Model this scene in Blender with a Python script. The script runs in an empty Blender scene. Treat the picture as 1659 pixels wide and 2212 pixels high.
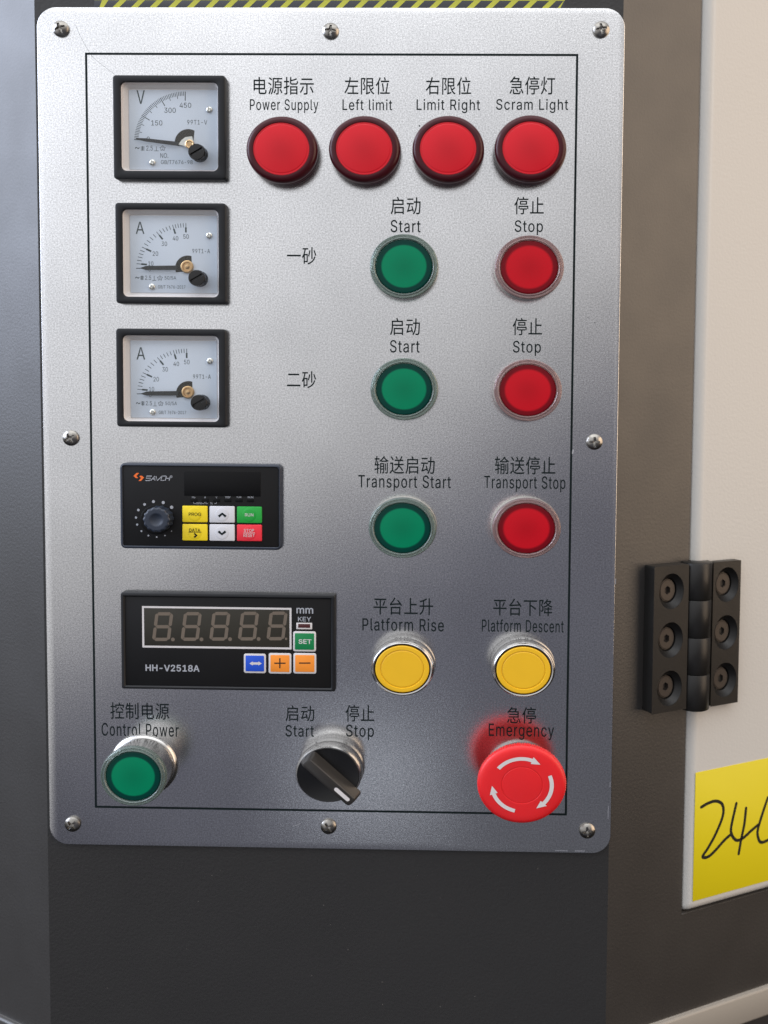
import bpy, bmesh, math, random
from mathutils import Vector, Matrix
random.seed(7)
S = bpy.context.scene
COL = S.collection
MM = 0.001

# ------------------------------------------------------------------ camera
# plate coordinates (mm): x right, y down, z into the cabinet; world = (x, z, -y)
FPX, PPX, PPY = 2200.0, 1002.3, 972.0            # focal length and principal point for a 1659 x 2212 picture
RX, RY, RZ = math.radians(3.42), math.radians(1.06), math.radians(0.50)
CAM = Vector((171.3, 141.8, -440.4))
def _rot():
    c, s = math.cos, math.sin
    X = Matrix(((1,0,0),(0,c(RX),-s(RX)),(0,s(RX),c(RX))))
    Y = Matrix(((c(RY),0,s(RY)),(0,1,0),(-s(RY),0,c(RY))))
    Z = Matrix(((c(RZ),-s(RZ),0),(s(RZ),c(RZ),0),(0,0,1)))
    return Z @ X @ Y
RM = _rot()
def W(v): return Vector((v[0], v[2], -v[1])) * MM
cd = bpy.data.cameras.new('camera'); cam = bpy.data.objects.new('camera', cd); COL.objects.link(cam)
cd.sensor_fit = 'VERTICAL'; cd.sensor_height = 36; cd.sensor_width = 27
cd.lens = 36 * FPX / 2212
cd.shift_x = (829.5 - PPX) / 2212; cd.shift_y = -(1106 - PPY) / 2212
cd.clip_start = 0.01; cd.clip_end = 50
right, up, back = (Vector((RM[0][0], RM[0][2], -RM[0][1])), -Vector((RM[1][0], RM[1][2], -RM[1][1])), -Vector((RM[2][0], RM[2][2], -RM[2][1])))
m = Matrix((right, up, back)).transposed().to_4x4(); m.translation = W(CAM)
cam.matrix_world = m
cd.dof.use_dof = True; cd.dof.focus_distance = 0.436; cd.dof.aperture_fstop = 7.5
S.camera = cam

# ------------------------------------------------------------------ light
S.view_settings.view_transform = 'Standard'; S.view_settings.look = 'None'
S.view_settings.exposure = 0; S.view_settings.gamma = 1
wd = bpy.data.worlds.new('World'); S.world = wd; wd.use_nodes = True
# the hall round the machine: bright windows high on the left, a dim floor low on the right
nt = wd.node_tree; bg = nt.nodes['Background']
tc = nt.nodes.new('ShaderNodeTexCoord'); dp = nt.nodes.new('ShaderNodeVectorMath'); dp.operation = 'DOT_PRODUCT'
dp.inputs[1].default_value = (-0.482, 0.0, 0.876); nt.links.new(tc.outputs['Generated'], dp.inputs[0])
mp = nt.nodes.new('ShaderNodeMapRange'); mp.inputs['From Min'].default_value = -1; mp.inputs['From Max'].default_value = 1
nt.links.new(dp.outputs['Value'], mp.inputs['Value'])
rp = nt.nodes.new('ShaderNodeValToRGB'); nt.links.new(mp.outputs[0], rp.inputs[0]); nt.links.new(rp.outputs[0], bg.inputs[0])
HALL = [(-1.0, .12, (.92, .95, 1.02)), (-.27, .150, (.90, .92, 1.17)), (-.13, .205, (.94, .94, 1.12)), (-.03, .56, (.99, .98, 1.0)), (.05, 1.30, (1.0, .98, .955)), (.10, 1.85, (1.0, .98, .955)),
        (.22, 2.5, (1.0, .99, .97)), (.42, 4.0, (.98, .99, 1.035)), (.75, 2.4, (.96, .98, 1.05)), (1.0, 1.6, (.97, .99, 1.04))]
for k, (e, v, c) in enumerate(HALL):
    el = rp.color_ramp.elements[k] if k < 2 else rp.color_ramp.elements.new(0.5)
    el.position = (e + 1) / 2
for el, (e, v, c) in zip(sorted(rp.color_ramp.elements, key=lambda q: q.position), HALL): el.position = (e + 1) / 2; el.color = (v * c[0], v * c[1], v * c[2], 1)
sx = nt.nodes.new('ShaderNodeSeparateXYZ'); nt.links.new(tc.outputs['Generated'], sx.inputs[0])
def wramp(sock, a, b, lo, hi):
    r = nt.nodes.new('ShaderNodeMapRange'); r.interpolation_type = 'SMOOTHSTEP'
    for k, v in (('From Min', a), ('From Max', b), ('To Min', lo), ('To Max', hi)): r.inputs[k].default_value = v
    nt.links.new(sock, r.inputs['Value']); return r.outputs[0]
low = wramp(sx.outputs[2], -0.30, 0.25, 0.10, 1.0); side = wramp(sx.outputs[1], -0.68, -0.35, 0.0, 1.0)
mx = nt.nodes.new('ShaderNodeMix'); mx.inputs[2].default_value = 1.0
nt.links.new(side, mx.inputs[0]); nt.links.new(low, mx.inputs[3]); nt.links.new(mx.outputs[0], bg.inputs[1])   # dim floor below the side windows
FX, FZ = 0.171, -0.142                              # foot of the camera on the plate
def area(name, loc, target, sx, sy, power, col, roll=0.0, spread=180):
    l = bpy.data.lights.new(name, 'AREA'); l.shape = 'RECTANGLE'; l.size = sx; l.size_y = sy
    l.energy = power; l.color = col; l.spread = math.radians(spread)
    o = bpy.data.objects.new(name, l); COL.objects.link(o)
    d = (Vector(target) - Vector(loc)).normalized()
    q = d.to_track_quat('-Z', 'Y').to_matrix().to_4x4() @ Matrix.Rotation(roll, 4, 'Z')
    q.translation = Vector(loc); o.matrix_world = q
    return o
# window at the side, mirrored by the left face of the cabinet; warm lamp lighting its right face; an added overhead fill that brightens the matt parts; low window
area('side_window_light', (-2.1, -0.5, 0.75), (0, -0.05, -0.1), 1.2, 1.7, 52, (0.70, 0.79, 1.0))
area('warm_lamp_light', (2.2, -0.85, 0.30), (0.3, 0, -0.2), 1.5, 2.0, 29, (1.0, 0.76, 0.54))
area('overhead_fill', (0.2, -1.3, 2.4), (0.15, 0, -0.15), 3.6, 1.7, 26, (0.98, 0.99, 1.0))
area('low_window_light', (0.10, -2.0, -1.56), (0.16, 0, -0.33), 0.62, 0.26, 0.36, (0.85, 0.91, 1.0))

# ------------------------------------------------------------------ pixel -> plate
def ray(px, py):
    d = RM.transposed() @ Vector(((px - PPX) / FPX, (py - PPY) / FPX, 1.0))
    return d
def at(px, py, h=0.0):
    d = ray(px, py); t = (-h - CAM.z) / d.z; p = CAM + d * t
    return (p.x, -p.y)                               # mm, x right, z up
def fp(x, y, crop):                                  # point in an enlarged crop -> 1659 picture
    return ((crop[0] + x / crop[2]) / 1.85172, (crop[1] + y / crop[2]) / 1.85172)

# ------------------------------------------------------------------ materials
def mat(name, col, rough=0.5, metal=0.0, spec=0.5, bump=None, noise=None, trans=0.0, ior=1.5, coat=0.0, coatr=0.05, sss=0.0, sssr=0.002, rnoise=None):
    m = bpy.data.materials.new(name); m.use_nodes = True
    nt = m.node_tree; b = nt.nodes['Principled BSDF']
    b.inputs['Base Color'].default_value = (*col, 1); b.inputs['Roughness'].default_value = rough
    b.inputs['Metallic'].default_value = metal; b.inputs['Specular IOR Level'].default_value = spec
    b.inputs['IOR'].default_value = ior; b.inputs['Transmission Weight'].default_value = trans
    b.inputs['Coat Weight'].default_value = coat; b.inputs['Coat Roughness'].default_value = coatr
    if sss:
        b.inputs['Subsurface Weight'].default_value = sss; b.inputs['Subsurface Scale'].default_value = sssr
    tc = nt.nodes.new('ShaderNodeTexCoord')
    def ntex(scale, detail=2.0):
        n = nt.nodes.new('ShaderNodeTexNoise'); n.inputs['Scale'].default_value = scale; n.inputs['Detail'].default_value = detail
        nt.links.new(tc.outputs['Object'], n.inputs['Vector']); return n
    if noise:                                        # (scale, amount)
        n = ntex(noise[0], 4); mx = nt.nodes.new('ShaderNodeMix'); mx.data_type = 'RGBA'
        mx.inputs[6].default_value = (*[c * (1 - noise[1]) for c in col], 1)
        mx.inputs[7].default_value = (*[min(1, c * (1 + noise[1])) for c in col], 1)
        nt.links.new(n.outputs['Fac'], mx.inputs[0]); nt.links.new(mx.outputs[2], b.inputs['Base Color'])
    if rnoise:
        n = ntex(rnoise[0], 3); r = nt.nodes.new('ShaderNodeMapRange')
        r.inputs['From Min'].default_value = 0.3; r.inputs['From Max'].default_value = 0.7
        r.inputs['To Min'].default_value = rough - rnoise[1]; r.inputs['To Max'].default_value = rough + rnoise[1]
        nt.links.new(n.outputs['Fac'], r.inputs['Value']); nt.links.new(r.outputs[0], b.inputs['Roughness'])
    if bump:                                         # (scale, strength, distance)
        n = ntex(bump[0], 2); bp = nt.nodes.new('ShaderNodeBump')
        bp.inputs['Strength'].default_value = bump[1]; bp.inputs['Distance'].default_value = bump[2]
        nt.links.new(n.outputs['Fac'], bp.inputs['Height']); nt.links.new(bp.outputs['Normal'], b.inputs['Normal'])
    return m

def aluminium():
    m = mat('sandblasted_aluminium', (0.66, 0.66, 0.665), 0.30, 1.0)
    nt = m.node_tree; b = nt.nodes['Principled BSDF']; tc = nt.nodes['Texture Coordinate']
    def ntex(scale, detail):
        n = nt.nodes.new('ShaderNodeTexNoise'); n.inputs['Scale'].default_value = scale; n.inputs['Detail'].default_value = detail
        nt.links.new(tc.outputs['Object'], n.inputs['Vector']); return n
    n1 = ntex(3000, 1.2); n2 = ntex(5, 2); n3 = ntex(1500, 3); n4 = ntex(22, 4)
    bp = nt.nodes.new('ShaderNodeBump'); bp.inputs['Strength'].default_value = 0.5; bp.inputs['Distance'].default_value = 0.00008
    nt.links.new(n1.outputs['Fac'], bp.inputs['Height']); nt.links.new(bp.outputs['Normal'], b.inputs['Normal'])
    r = nt.nodes.new('ShaderNodeMapRange'); r.inputs['From Min'].default_value = 0.3; r.inputs['From Max'].default_value = 0.7
    r.inputs['To Min'].default_value = 0.18; r.inputs['To Max'].default_value = 0.22
    nt.links.new(n2.outputs['Fac'], r.inputs['Value']); nt.links.new(r.outputs[0], b.inputs['Roughness'])
    cr = nt.nodes.new('ShaderNodeMapRange'); cr.inputs['From Min'].default_value = 0.3; cr.inputs['From Max'].default_value = 0.7
    cr.inputs['To Min'].default_value = 0.53; cr.inputs['To Max'].default_value = 0.84
    nt.links.new(n3.outputs['Fac'], cr.inputs['Value'])
    cc = nt.nodes.new('ShaderNodeCombineColor')
    cl = nt.nodes.new('ShaderNodeMapRange'); cl.inputs['From Min'].default_value = 0.3; cl.inputs['From Max'].default_value = 0.7
    cl.inputs['To Min'].default_value = 0.93; cl.inputs['To Max'].default_value = 1.05
    nt.links.new(n4.outputs['Fac'], cl.inputs['Value'])
    ml = nt.nodes.new('ShaderNodeMath'); ml.operation = 'MULTIPLY'; nt.links.new(cr.outputs[0], ml.inputs[0]); nt.links.new(cl.outputs[0], ml.inputs[1])
    for i in range(3): nt.links.new(ml.outputs[0], cc.inputs[i])
    nt.links.new(cc.outputs[0], b.inputs['Base Color'])
    return m

def lens_mat(name, core, rim, r0, r1, rough=0.22, coat=0.0):
    """translucent cap: frosted diffuser colour in the middle, clear darker plastic at the rim"""
    m = mat(name, core, rough, 0, 0.18, coat=coat, coatr=0.18)
    nt = m.node_tree; b = nt.nodes['Principled BSDF']; tc = nt.nodes['Texture Coordinate']
    sp = nt.nodes.new('ShaderNodeSeparateXYZ'); nt.links.new(tc.outputs['Object'], sp.inputs[0])
    cm = nt.nodes.new('ShaderNodeCombineXYZ'); nt.links.new(sp.outputs[0], cm.inputs[0]); nt.links.new(sp.outputs[2], cm.inputs[1])
    ln = nt.nodes.new('ShaderNodeVectorMath'); ln.operation = 'LENGTH'; nt.links.new(cm.outputs[0], ln.inputs[0])
    mr = nt.nodes.new('ShaderNodeMapRange'); mr.interpolation_type = 'SMOOTHSTEP'
    mr.inputs['From Min'].default_value = r0 * MM; mr.inputs['From Max'].default_value = r1 * MM
    nt.links.new(ln.outputs['Value'], mr.inputs['Value'])
    mx = nt.nodes.new('ShaderNodeMix'); mx.data_type = 'RGBA'
    m2 = nt.nodes.new('ShaderNodeMapRange'); m2.interpolation_type = 'SMOOTHSTEP'; m2.inputs['From Max'].default_value = r0 * MM
    nt.links.new(ln.outputs['Value'], m2.inputs['Value'])
    mi = nt.nodes.new('ShaderNodeMix'); mi.data_type = 'RGBA'
    mi.inputs[6].default_value = (*[c * .90 for c in core], 1); mi.inputs[7].default_value = (*[c * 1.08 for c in core], 1)  # edge glow of the translucent lens put into the core colour, brighter outward
    nt.links.new(m2.outputs[0], mi.inputs[0]); nt.links.new(mi.outputs[2], mx.inputs[6])
    mx.inputs[7].default_value = (*rim, 1)
    nt.links.new(mr.outputs[0], mx.inputs[0]); nt.links.new(mx.outputs[2], b.inputs['Base Color'])
    return m

def glass_pane():
    m = bpy.data.materials.new('clear_cover'); m.use_nodes = True; nt = m.node_tree; nt.nodes.clear()
    o = nt.nodes.new('ShaderNodeOutputMaterial'); t = nt.nodes.new('ShaderNodeBsdfTransparent'); g = nt.nodes.new('ShaderNodeBsdfGlossy')
    g.inputs['Roughness'].default_value = 0.04; t.inputs['Color'].default_value = (0.97, 0.98, 0.985, 1)
    f = nt.nodes.new('ShaderNodeValue'); f.outputs[0].default_value = 0.025
    mx = nt.nodes.new('ShaderNodeMixShader'); nt.links.new(f.outputs[0], mx.inputs[0]); nt.links.new(t.outputs[0], mx.inputs[1]); nt.links.new(g.outputs[0], mx.inputs[2])
    nt.links.new(mx.outputs[0], o.inputs['Surface']); return m

M = dict(
    alu=aluminium(),
    ink=mat('dark_green_ink', (0.005, 0.011, 0.012), 0.6, 0, 0.12),
    paint=mat('grey_cabinet_paint', (0.020, 0.0195, 0.019), 0.42, 0, 0.55, bump=(800, 0.4, 0.00025), rnoise=(30, 0.03)),
    side_paint=mat('grey_side_paint', (0.022, 0.0195, 0.0175), 0.46, 0.0, 0.5, ior=1.8, bump=(800, 0.32, 0.00022), rnoise=(30, 0.03)),
    rail=mat('beige_rail_paint', (0.29, 0.265, 0.23), 0.45, noise=(8, 0.03)),
    cream=mat('cream_door_paint', (0.60, 0.585, 0.55), 0.40, 0, 0.5, bump=(700, 0.3, 0.00025), noise=(8, 0.02)),
    black_base=mat('black_plinth_paint', (0.006, 0.007, 0.010), 0.6),
    screw=mat('nickel_screw', (0.30, 0.285, 0.26), 0.28, 1.0, bump=(1500, 0.2, 0.0001), noise=(700, 0.3)),
    black=mat('black_plastic', (0.011, 0.012, 0.014), 0.45, 0, 0.30, bump=(1800, 0.2, 0.0001), rnoise=(60, 0.06)),
    handle=mat('charcoal_handle', (0.022, 0.020, 0.018), 0.38, 0, 0.5, bump=(1800, 0.2, 0.0001)),
    blackgloss=mat('black_gloss_plastic', (0.006, 0.006, 0.006), 0.25, bump=(600, 0.05, 0.0001)),
    blackface=mat('black_membrane', (0.0065, 0.0065, 0.007), 0.5, 0, 0.2, bump=(2500, 0.15, 0.0001), noise=(60, 0.25)),
    navy=mat('dark_blue_plastic', (0.020, 0.028, 0.046), 0.45, bump=(1800, 0.2, 0.0001)),
    screen=mat('black_screen', (0.0015, 0.0015, 0.002), 0.35, 0, 0.2),
    tray=mat('white_meter_housing', (0.62, 0.59, 0.58), 0.5, noise=(40, 0.05)),
    dial=mat('white_dial_card', (0.55, 0.60, 0.67), 0.6, noise=(50, 0.03)),
    dialink=mat('dial_ink', (0.020, 0.034, 0.034), 0.6),
    pointer=mat('pointer_grey', (0.030, 0.030, 0.028), 0.45, bump=(900, 0.1, 0.0001)),
    dark=mat('dark_movement', (0.035, 0.030, 0.022), 0.35, 0.6),
    brass=mat('brass_hub', (0.62, 0.40, 0.20), 0.28, 1.0, noise=(900, 0.25)),
    silver=mat('silver_metal', (0.70, 0.68, 0.62), 0.3, 1.0, noise=(700, 0.15)),
    chrome=mat('satin_chrome', (0.50, 0.49, 0.475), 0.24, 1.0, rnoise=(300, 0.06)),
    pane=glass_pane(),
    red_lamp=lens_mat('red_lamp_lens', (0.58, 0.010, 0.020), (0.060, 0.004, 0.008), 10.75, 11.3, 0.27, 0.22),
    red_rim=mat('dark_red_rim', (0.050, 0.004, 0.008), 0.30, 0, 0.3),
    red_lens=lens_mat('red_button_lens', (0.47, 0.006, 0.014), (0.16, 0.003, 0.008), 8.9, 10.2),
    green_lens=lens_mat('green_button_lens', (0.0, 0.185, 0.085), (0.0, 0.040, 0.030), 8.9, 9.8),
    clear_green=mat('clear_bezel_on_green', (0.30, 0.38, 0.35), 0.12, trans=0.7, ior=1.45, noise=(300, 0.12)),
    clear_red=mat('clear_bezel_on_red', (0.48, 0.33, 0.33), 0.12, trans=0.7, ior=1.45, noise=(300, 0.12)),
    yellow=mat('yellow_button_plastic', (0.80, 0.47, 0.012), 0.42, bump=(1800, 0.1, 0.0001), noise=(120, 0.04)),
    red=mat('red_mushroom_plastic', (0.72, 0.014, 0.018), 0.38, bump=(1500, 0.1, 0.0001), noise=(80, 0.06), sss=0.35, sssr=0.006),
    white=mat('white_ink', (0.62, 0.60, 0.60), 0.5, noise=(200, 0.06)),
    grey_ink=mat('grey_ink', (0.36, 0.38, 0.42), 0.5),
    orange_ink=mat('orange_ink', (0.85, 0.16, 0.02), 0.5),
    key_yellow=mat('yellow_key', (0.80, 0.62, 0.01), 0.4, noise=(150, 0.04)),
    key_white=mat('white_key', (0.62, 0.63, 0.67), 0.4, noise=(150, 0.04)),
    key_green=mat('green_key', (0.01, 0.33, 0.04), 0.4, noise=(150, 0.06)),
    key_red=mat('red_key', (0.75, 0.025, 0.045), 0.4, noise=(150, 0.05)),
    key_set=mat('set_key_green', (0.0, 0.19, 0.055), 0.4, noise=(150, 0.05)),
    key_blue=mat('blue_key', (0.01, 0.075, 0.55), 0.4, noise=(150, 0.05)),
    key_orange=mat('orange_key', (0.85, 0.27, 0.025), 0.4, noise=(150, 0.05)),
    smoke=mat('smoked_window', (0.030, 0.028, 0.022), 0.35, 0, 0.25, noise=(200, 0.1)),
    segment=mat('unlit_segment', (0.14, 0.112, 0.085), 0.5, noise=(300, 0.08)),
    led=mat('unlit_red_led', (0.06, 0.012, 0.014), 0.3),
    hinge=mat('black_die_cast', (0.012, 0.0115, 0.011), 0.38, 0, 0.35, bump=(1500, 0.25, 0.00015), rnoise=(80, 0.06)),
    hscrew=mat('dark_screw_head', (0.055, 0.046, 0.040), 0.4, 0.4),
    sticker=mat('yellow_paper', (0.67, 0.56, 0.004), 0.45, noise=(25, 0.03)),
    marker=mat('black_marker', (0.006, 0.007, 0.004), 0.5),
    tape_y=mat('tape_yellow', (0.46, 0.47, 0.05), 0.3, noise=(60, 0.12)),
    tape_k=mat('tape_black', (0.020, 0.022, 0.028), 0.3, noise=(40, 0.5)),
    dust=mat('grey_dust', (0.075, 0.07, 0.065), 0.8),
    edge=mat('bare_metal_chip', (0.75, 0.75, 0.77), 0.35, 1.0),
)

# ------------------------------------------------------------------ builders (mm in, metres out; -Y faces the viewer)
def obj(name, bm, material, parent=None, smooth=40, loc=None):
    me = bpy.data.meshes.new(name)
    bmesh.ops.recalc_face_normals(bm, faces=bm.faces[:])
    bm.to_mesh(me); bm.free()
    me.materials.append(M[material])
    if smooth:
        me.polygons.foreach_set('use_smooth', [True] * len(me.polygons))
        me.set_sharp_from_angle(angle=math.radians(smooth))
    o = bpy.data.objects.new(name, me); COL.objects.link(o)
    if parent: o.parent = parent
    if loc is not None: o.location = loc
    return o
def thing(name, label, cat, loc=(0, 0, 0), group=None, scale=(1, 1, 1), rotz=0.0):
    o = bpy.data.objects.new(name, None); COL.objects.link(o); o.empty_display_size = 0.01
    o.location = loc; o.scale = scale; o.rotation_euler = (0, 0, rotz)
    o['label'] = label; o['category'] = cat
    if group: o['group'] = group
    return o
def tag(o, label, cat, group=None):
    o['label'] = label; o['category'] = cat
    if group: o['group'] = group
def dup(root, loc, label, scale=None):
    r = root.copy(); COL.objects.link(r); r.location = loc; r['label'] = label
    if scale: r.scale = scale
    for ch in list(root.children):
        c = ch.copy(); COL.objects.link(c); c.parent = r
        for g in list(ch.children):
            d = g.copy(); COL.objects.link(d); d.parent = c
    return r
def V(bm, x, z, h): return bm.verts.new((x * MM, -h * MM, z * MM))
def loft(bm, loops, cap0=False, cap1=True, closed=True):
    rows = [[V(bm, *p) for p in lp] for lp in loops]
    for a, b in zip(rows, rows[1:]):
        n = len(a)
        for i in range(n if closed else n - 1):
            j = (i + 1) % n
            bm.faces.new((a[i], a[j], b[j], b[i]))
    if cap0: bm.faces.new(rows[0][::-1])
    if cap1: bm.faces.new(rows[-1])
    return bm
def rloop(x0, x1, z0, z1, r, h, n=5):
    r = max(0.01, min(r, (x1 - x0) / 2 - .001, (z1 - z0) / 2 - .001)); pts = []
    for cx, cz, a0 in ((x1 - r, z1 - r, 0), (x0 + r, z1 - r, 90), (x0 + r, z0 + r, 180), (x1 - r, z0 + r, 270)):
        for k in range(n + 1):
            a = math.radians(a0 + 90 * k / n); pts.append((cx + r * math.cos(a), cz + r * math.sin(a), h))
    return pts
def slab(x0, x1, z0, z1, r, h0, h1, bev=0.3, bm=None):
    bm = bm or bmesh.new()
    b = min(bev, (h1 - h0) * .8)
    return loft(bm, [rloop(x0, x1, z0, z1, r, h0), rloop(x0, x1, z0, z1, r, h1 - b),
                     rloop(x0 + b * .35, x1 - b * .35, z0 + b * .35, z1 - b * .35, max(.02, r - b * .35), h1 - b * .3),
                     rloop(x0 + b, x1 - b, z0 + b, z1 - b, max(.02, r - b), h1)], True, True)
def cloop(r, h, n=72, cx=0, cz=0, f=None):
    return [(cx + (r * (f(2 * math.pi * i / n) if f else 1)) * math.cos(2 * math.pi * i / n), cz + (r * (f(2 * math.pi * i / n) if f else 1)) * math.sin(2 * math.pi * i / n), h) for i in range(n)]
def lathe(prof, n=72, cap0=False, cap1=True, bm=None, cx=0, cz=0, f=None):
    return loft(bm or bmesh.new(), [cloop(r, h, n, cx, cz, f) for r, h in prof], cap0, cap1)
def polar(R, hf, nr=16, nt=72, bm=None, cx=0, cz=0):
    """disc with a height function hf(x, z): screw heads, dimples, slots"""
    bm = bm or bmesh.new(); c = V(bm, cx, cz, hf(0, 0)); prev = None
    for k in range(1, nr + 1):
        r = R * k / nr
        row = [V(bm, cx + r * math.cos(2*math.pi*i/nt), cz + r * math.sin(2*math.pi*i/nt), hf(r * math.cos(2*math.pi*i/nt), r * math.sin(2*math.pi*i/nt))) for i in range(nt)]
        for i in range(nt):
            j = (i + 1) % nt
            if prev is None: bm.faces.new((c, row[i], row[j]))
            else: bm.faces.new((prev[i], row[i], row[j], prev[j]))
        prev = row
    return bm
def prism(bm, pts, h0, h1):
    """flat printed or cut outline with a little thickness; pts (x, z)"""
    return loft(bm, [[(x, z, h0) for x, z in pts], [(x, z, h1) for x, z in pts]], False, True)
def stroke(bm, pts, w, h, dh=0.02, cap=True):
    L, R = [], []
    for i, p in enumerate(pts):
        a = pts[max(0, i - 1)]; b = pts[min(len(pts) - 1, i + 1)]
        dx, dz = b[0] - a[0], b[1] - a[1]; l = math.hypot(dx, dz) or 1
        nx, nz = -dz / l * w / 2, dx / l * w / 2
        L.append(V(bm, p[0] + nx, p[1] + nz, h)); R.append(V(bm, p[0] - nx, p[1] - nz, h))
    for i in range(len(pts) - 1): bm.faces.new((L[i], L[i+1], R[i+1], R[i]))
    if cap and w > 0.3:
        for p in (pts[0], pts[-1]): bm.faces.new([V(bm, *q) for q in cloop(w / 2, h - 0.004, 14, p[0], p[1])])
    return bm
def spline(pts, n=8):
    out = []; P = [pts[0]] + list(pts) + [pts[-1]]
    for i in range(1, len(P) - 2):
        p0, p1, p2, p3 = P[i-1:i+3]
        for k in range(n):
            t = k / n
            out.append(tuple(0.5 * (2*b + (c - a)*t + (2*a - 5*b + 4*c - d)*t*t + (3*b - a - 3*c + d)*t**3) for a, b, c, d in zip(p0, p1, p2, p3)))
    out.append(tuple(pts[-1])); return out
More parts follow.
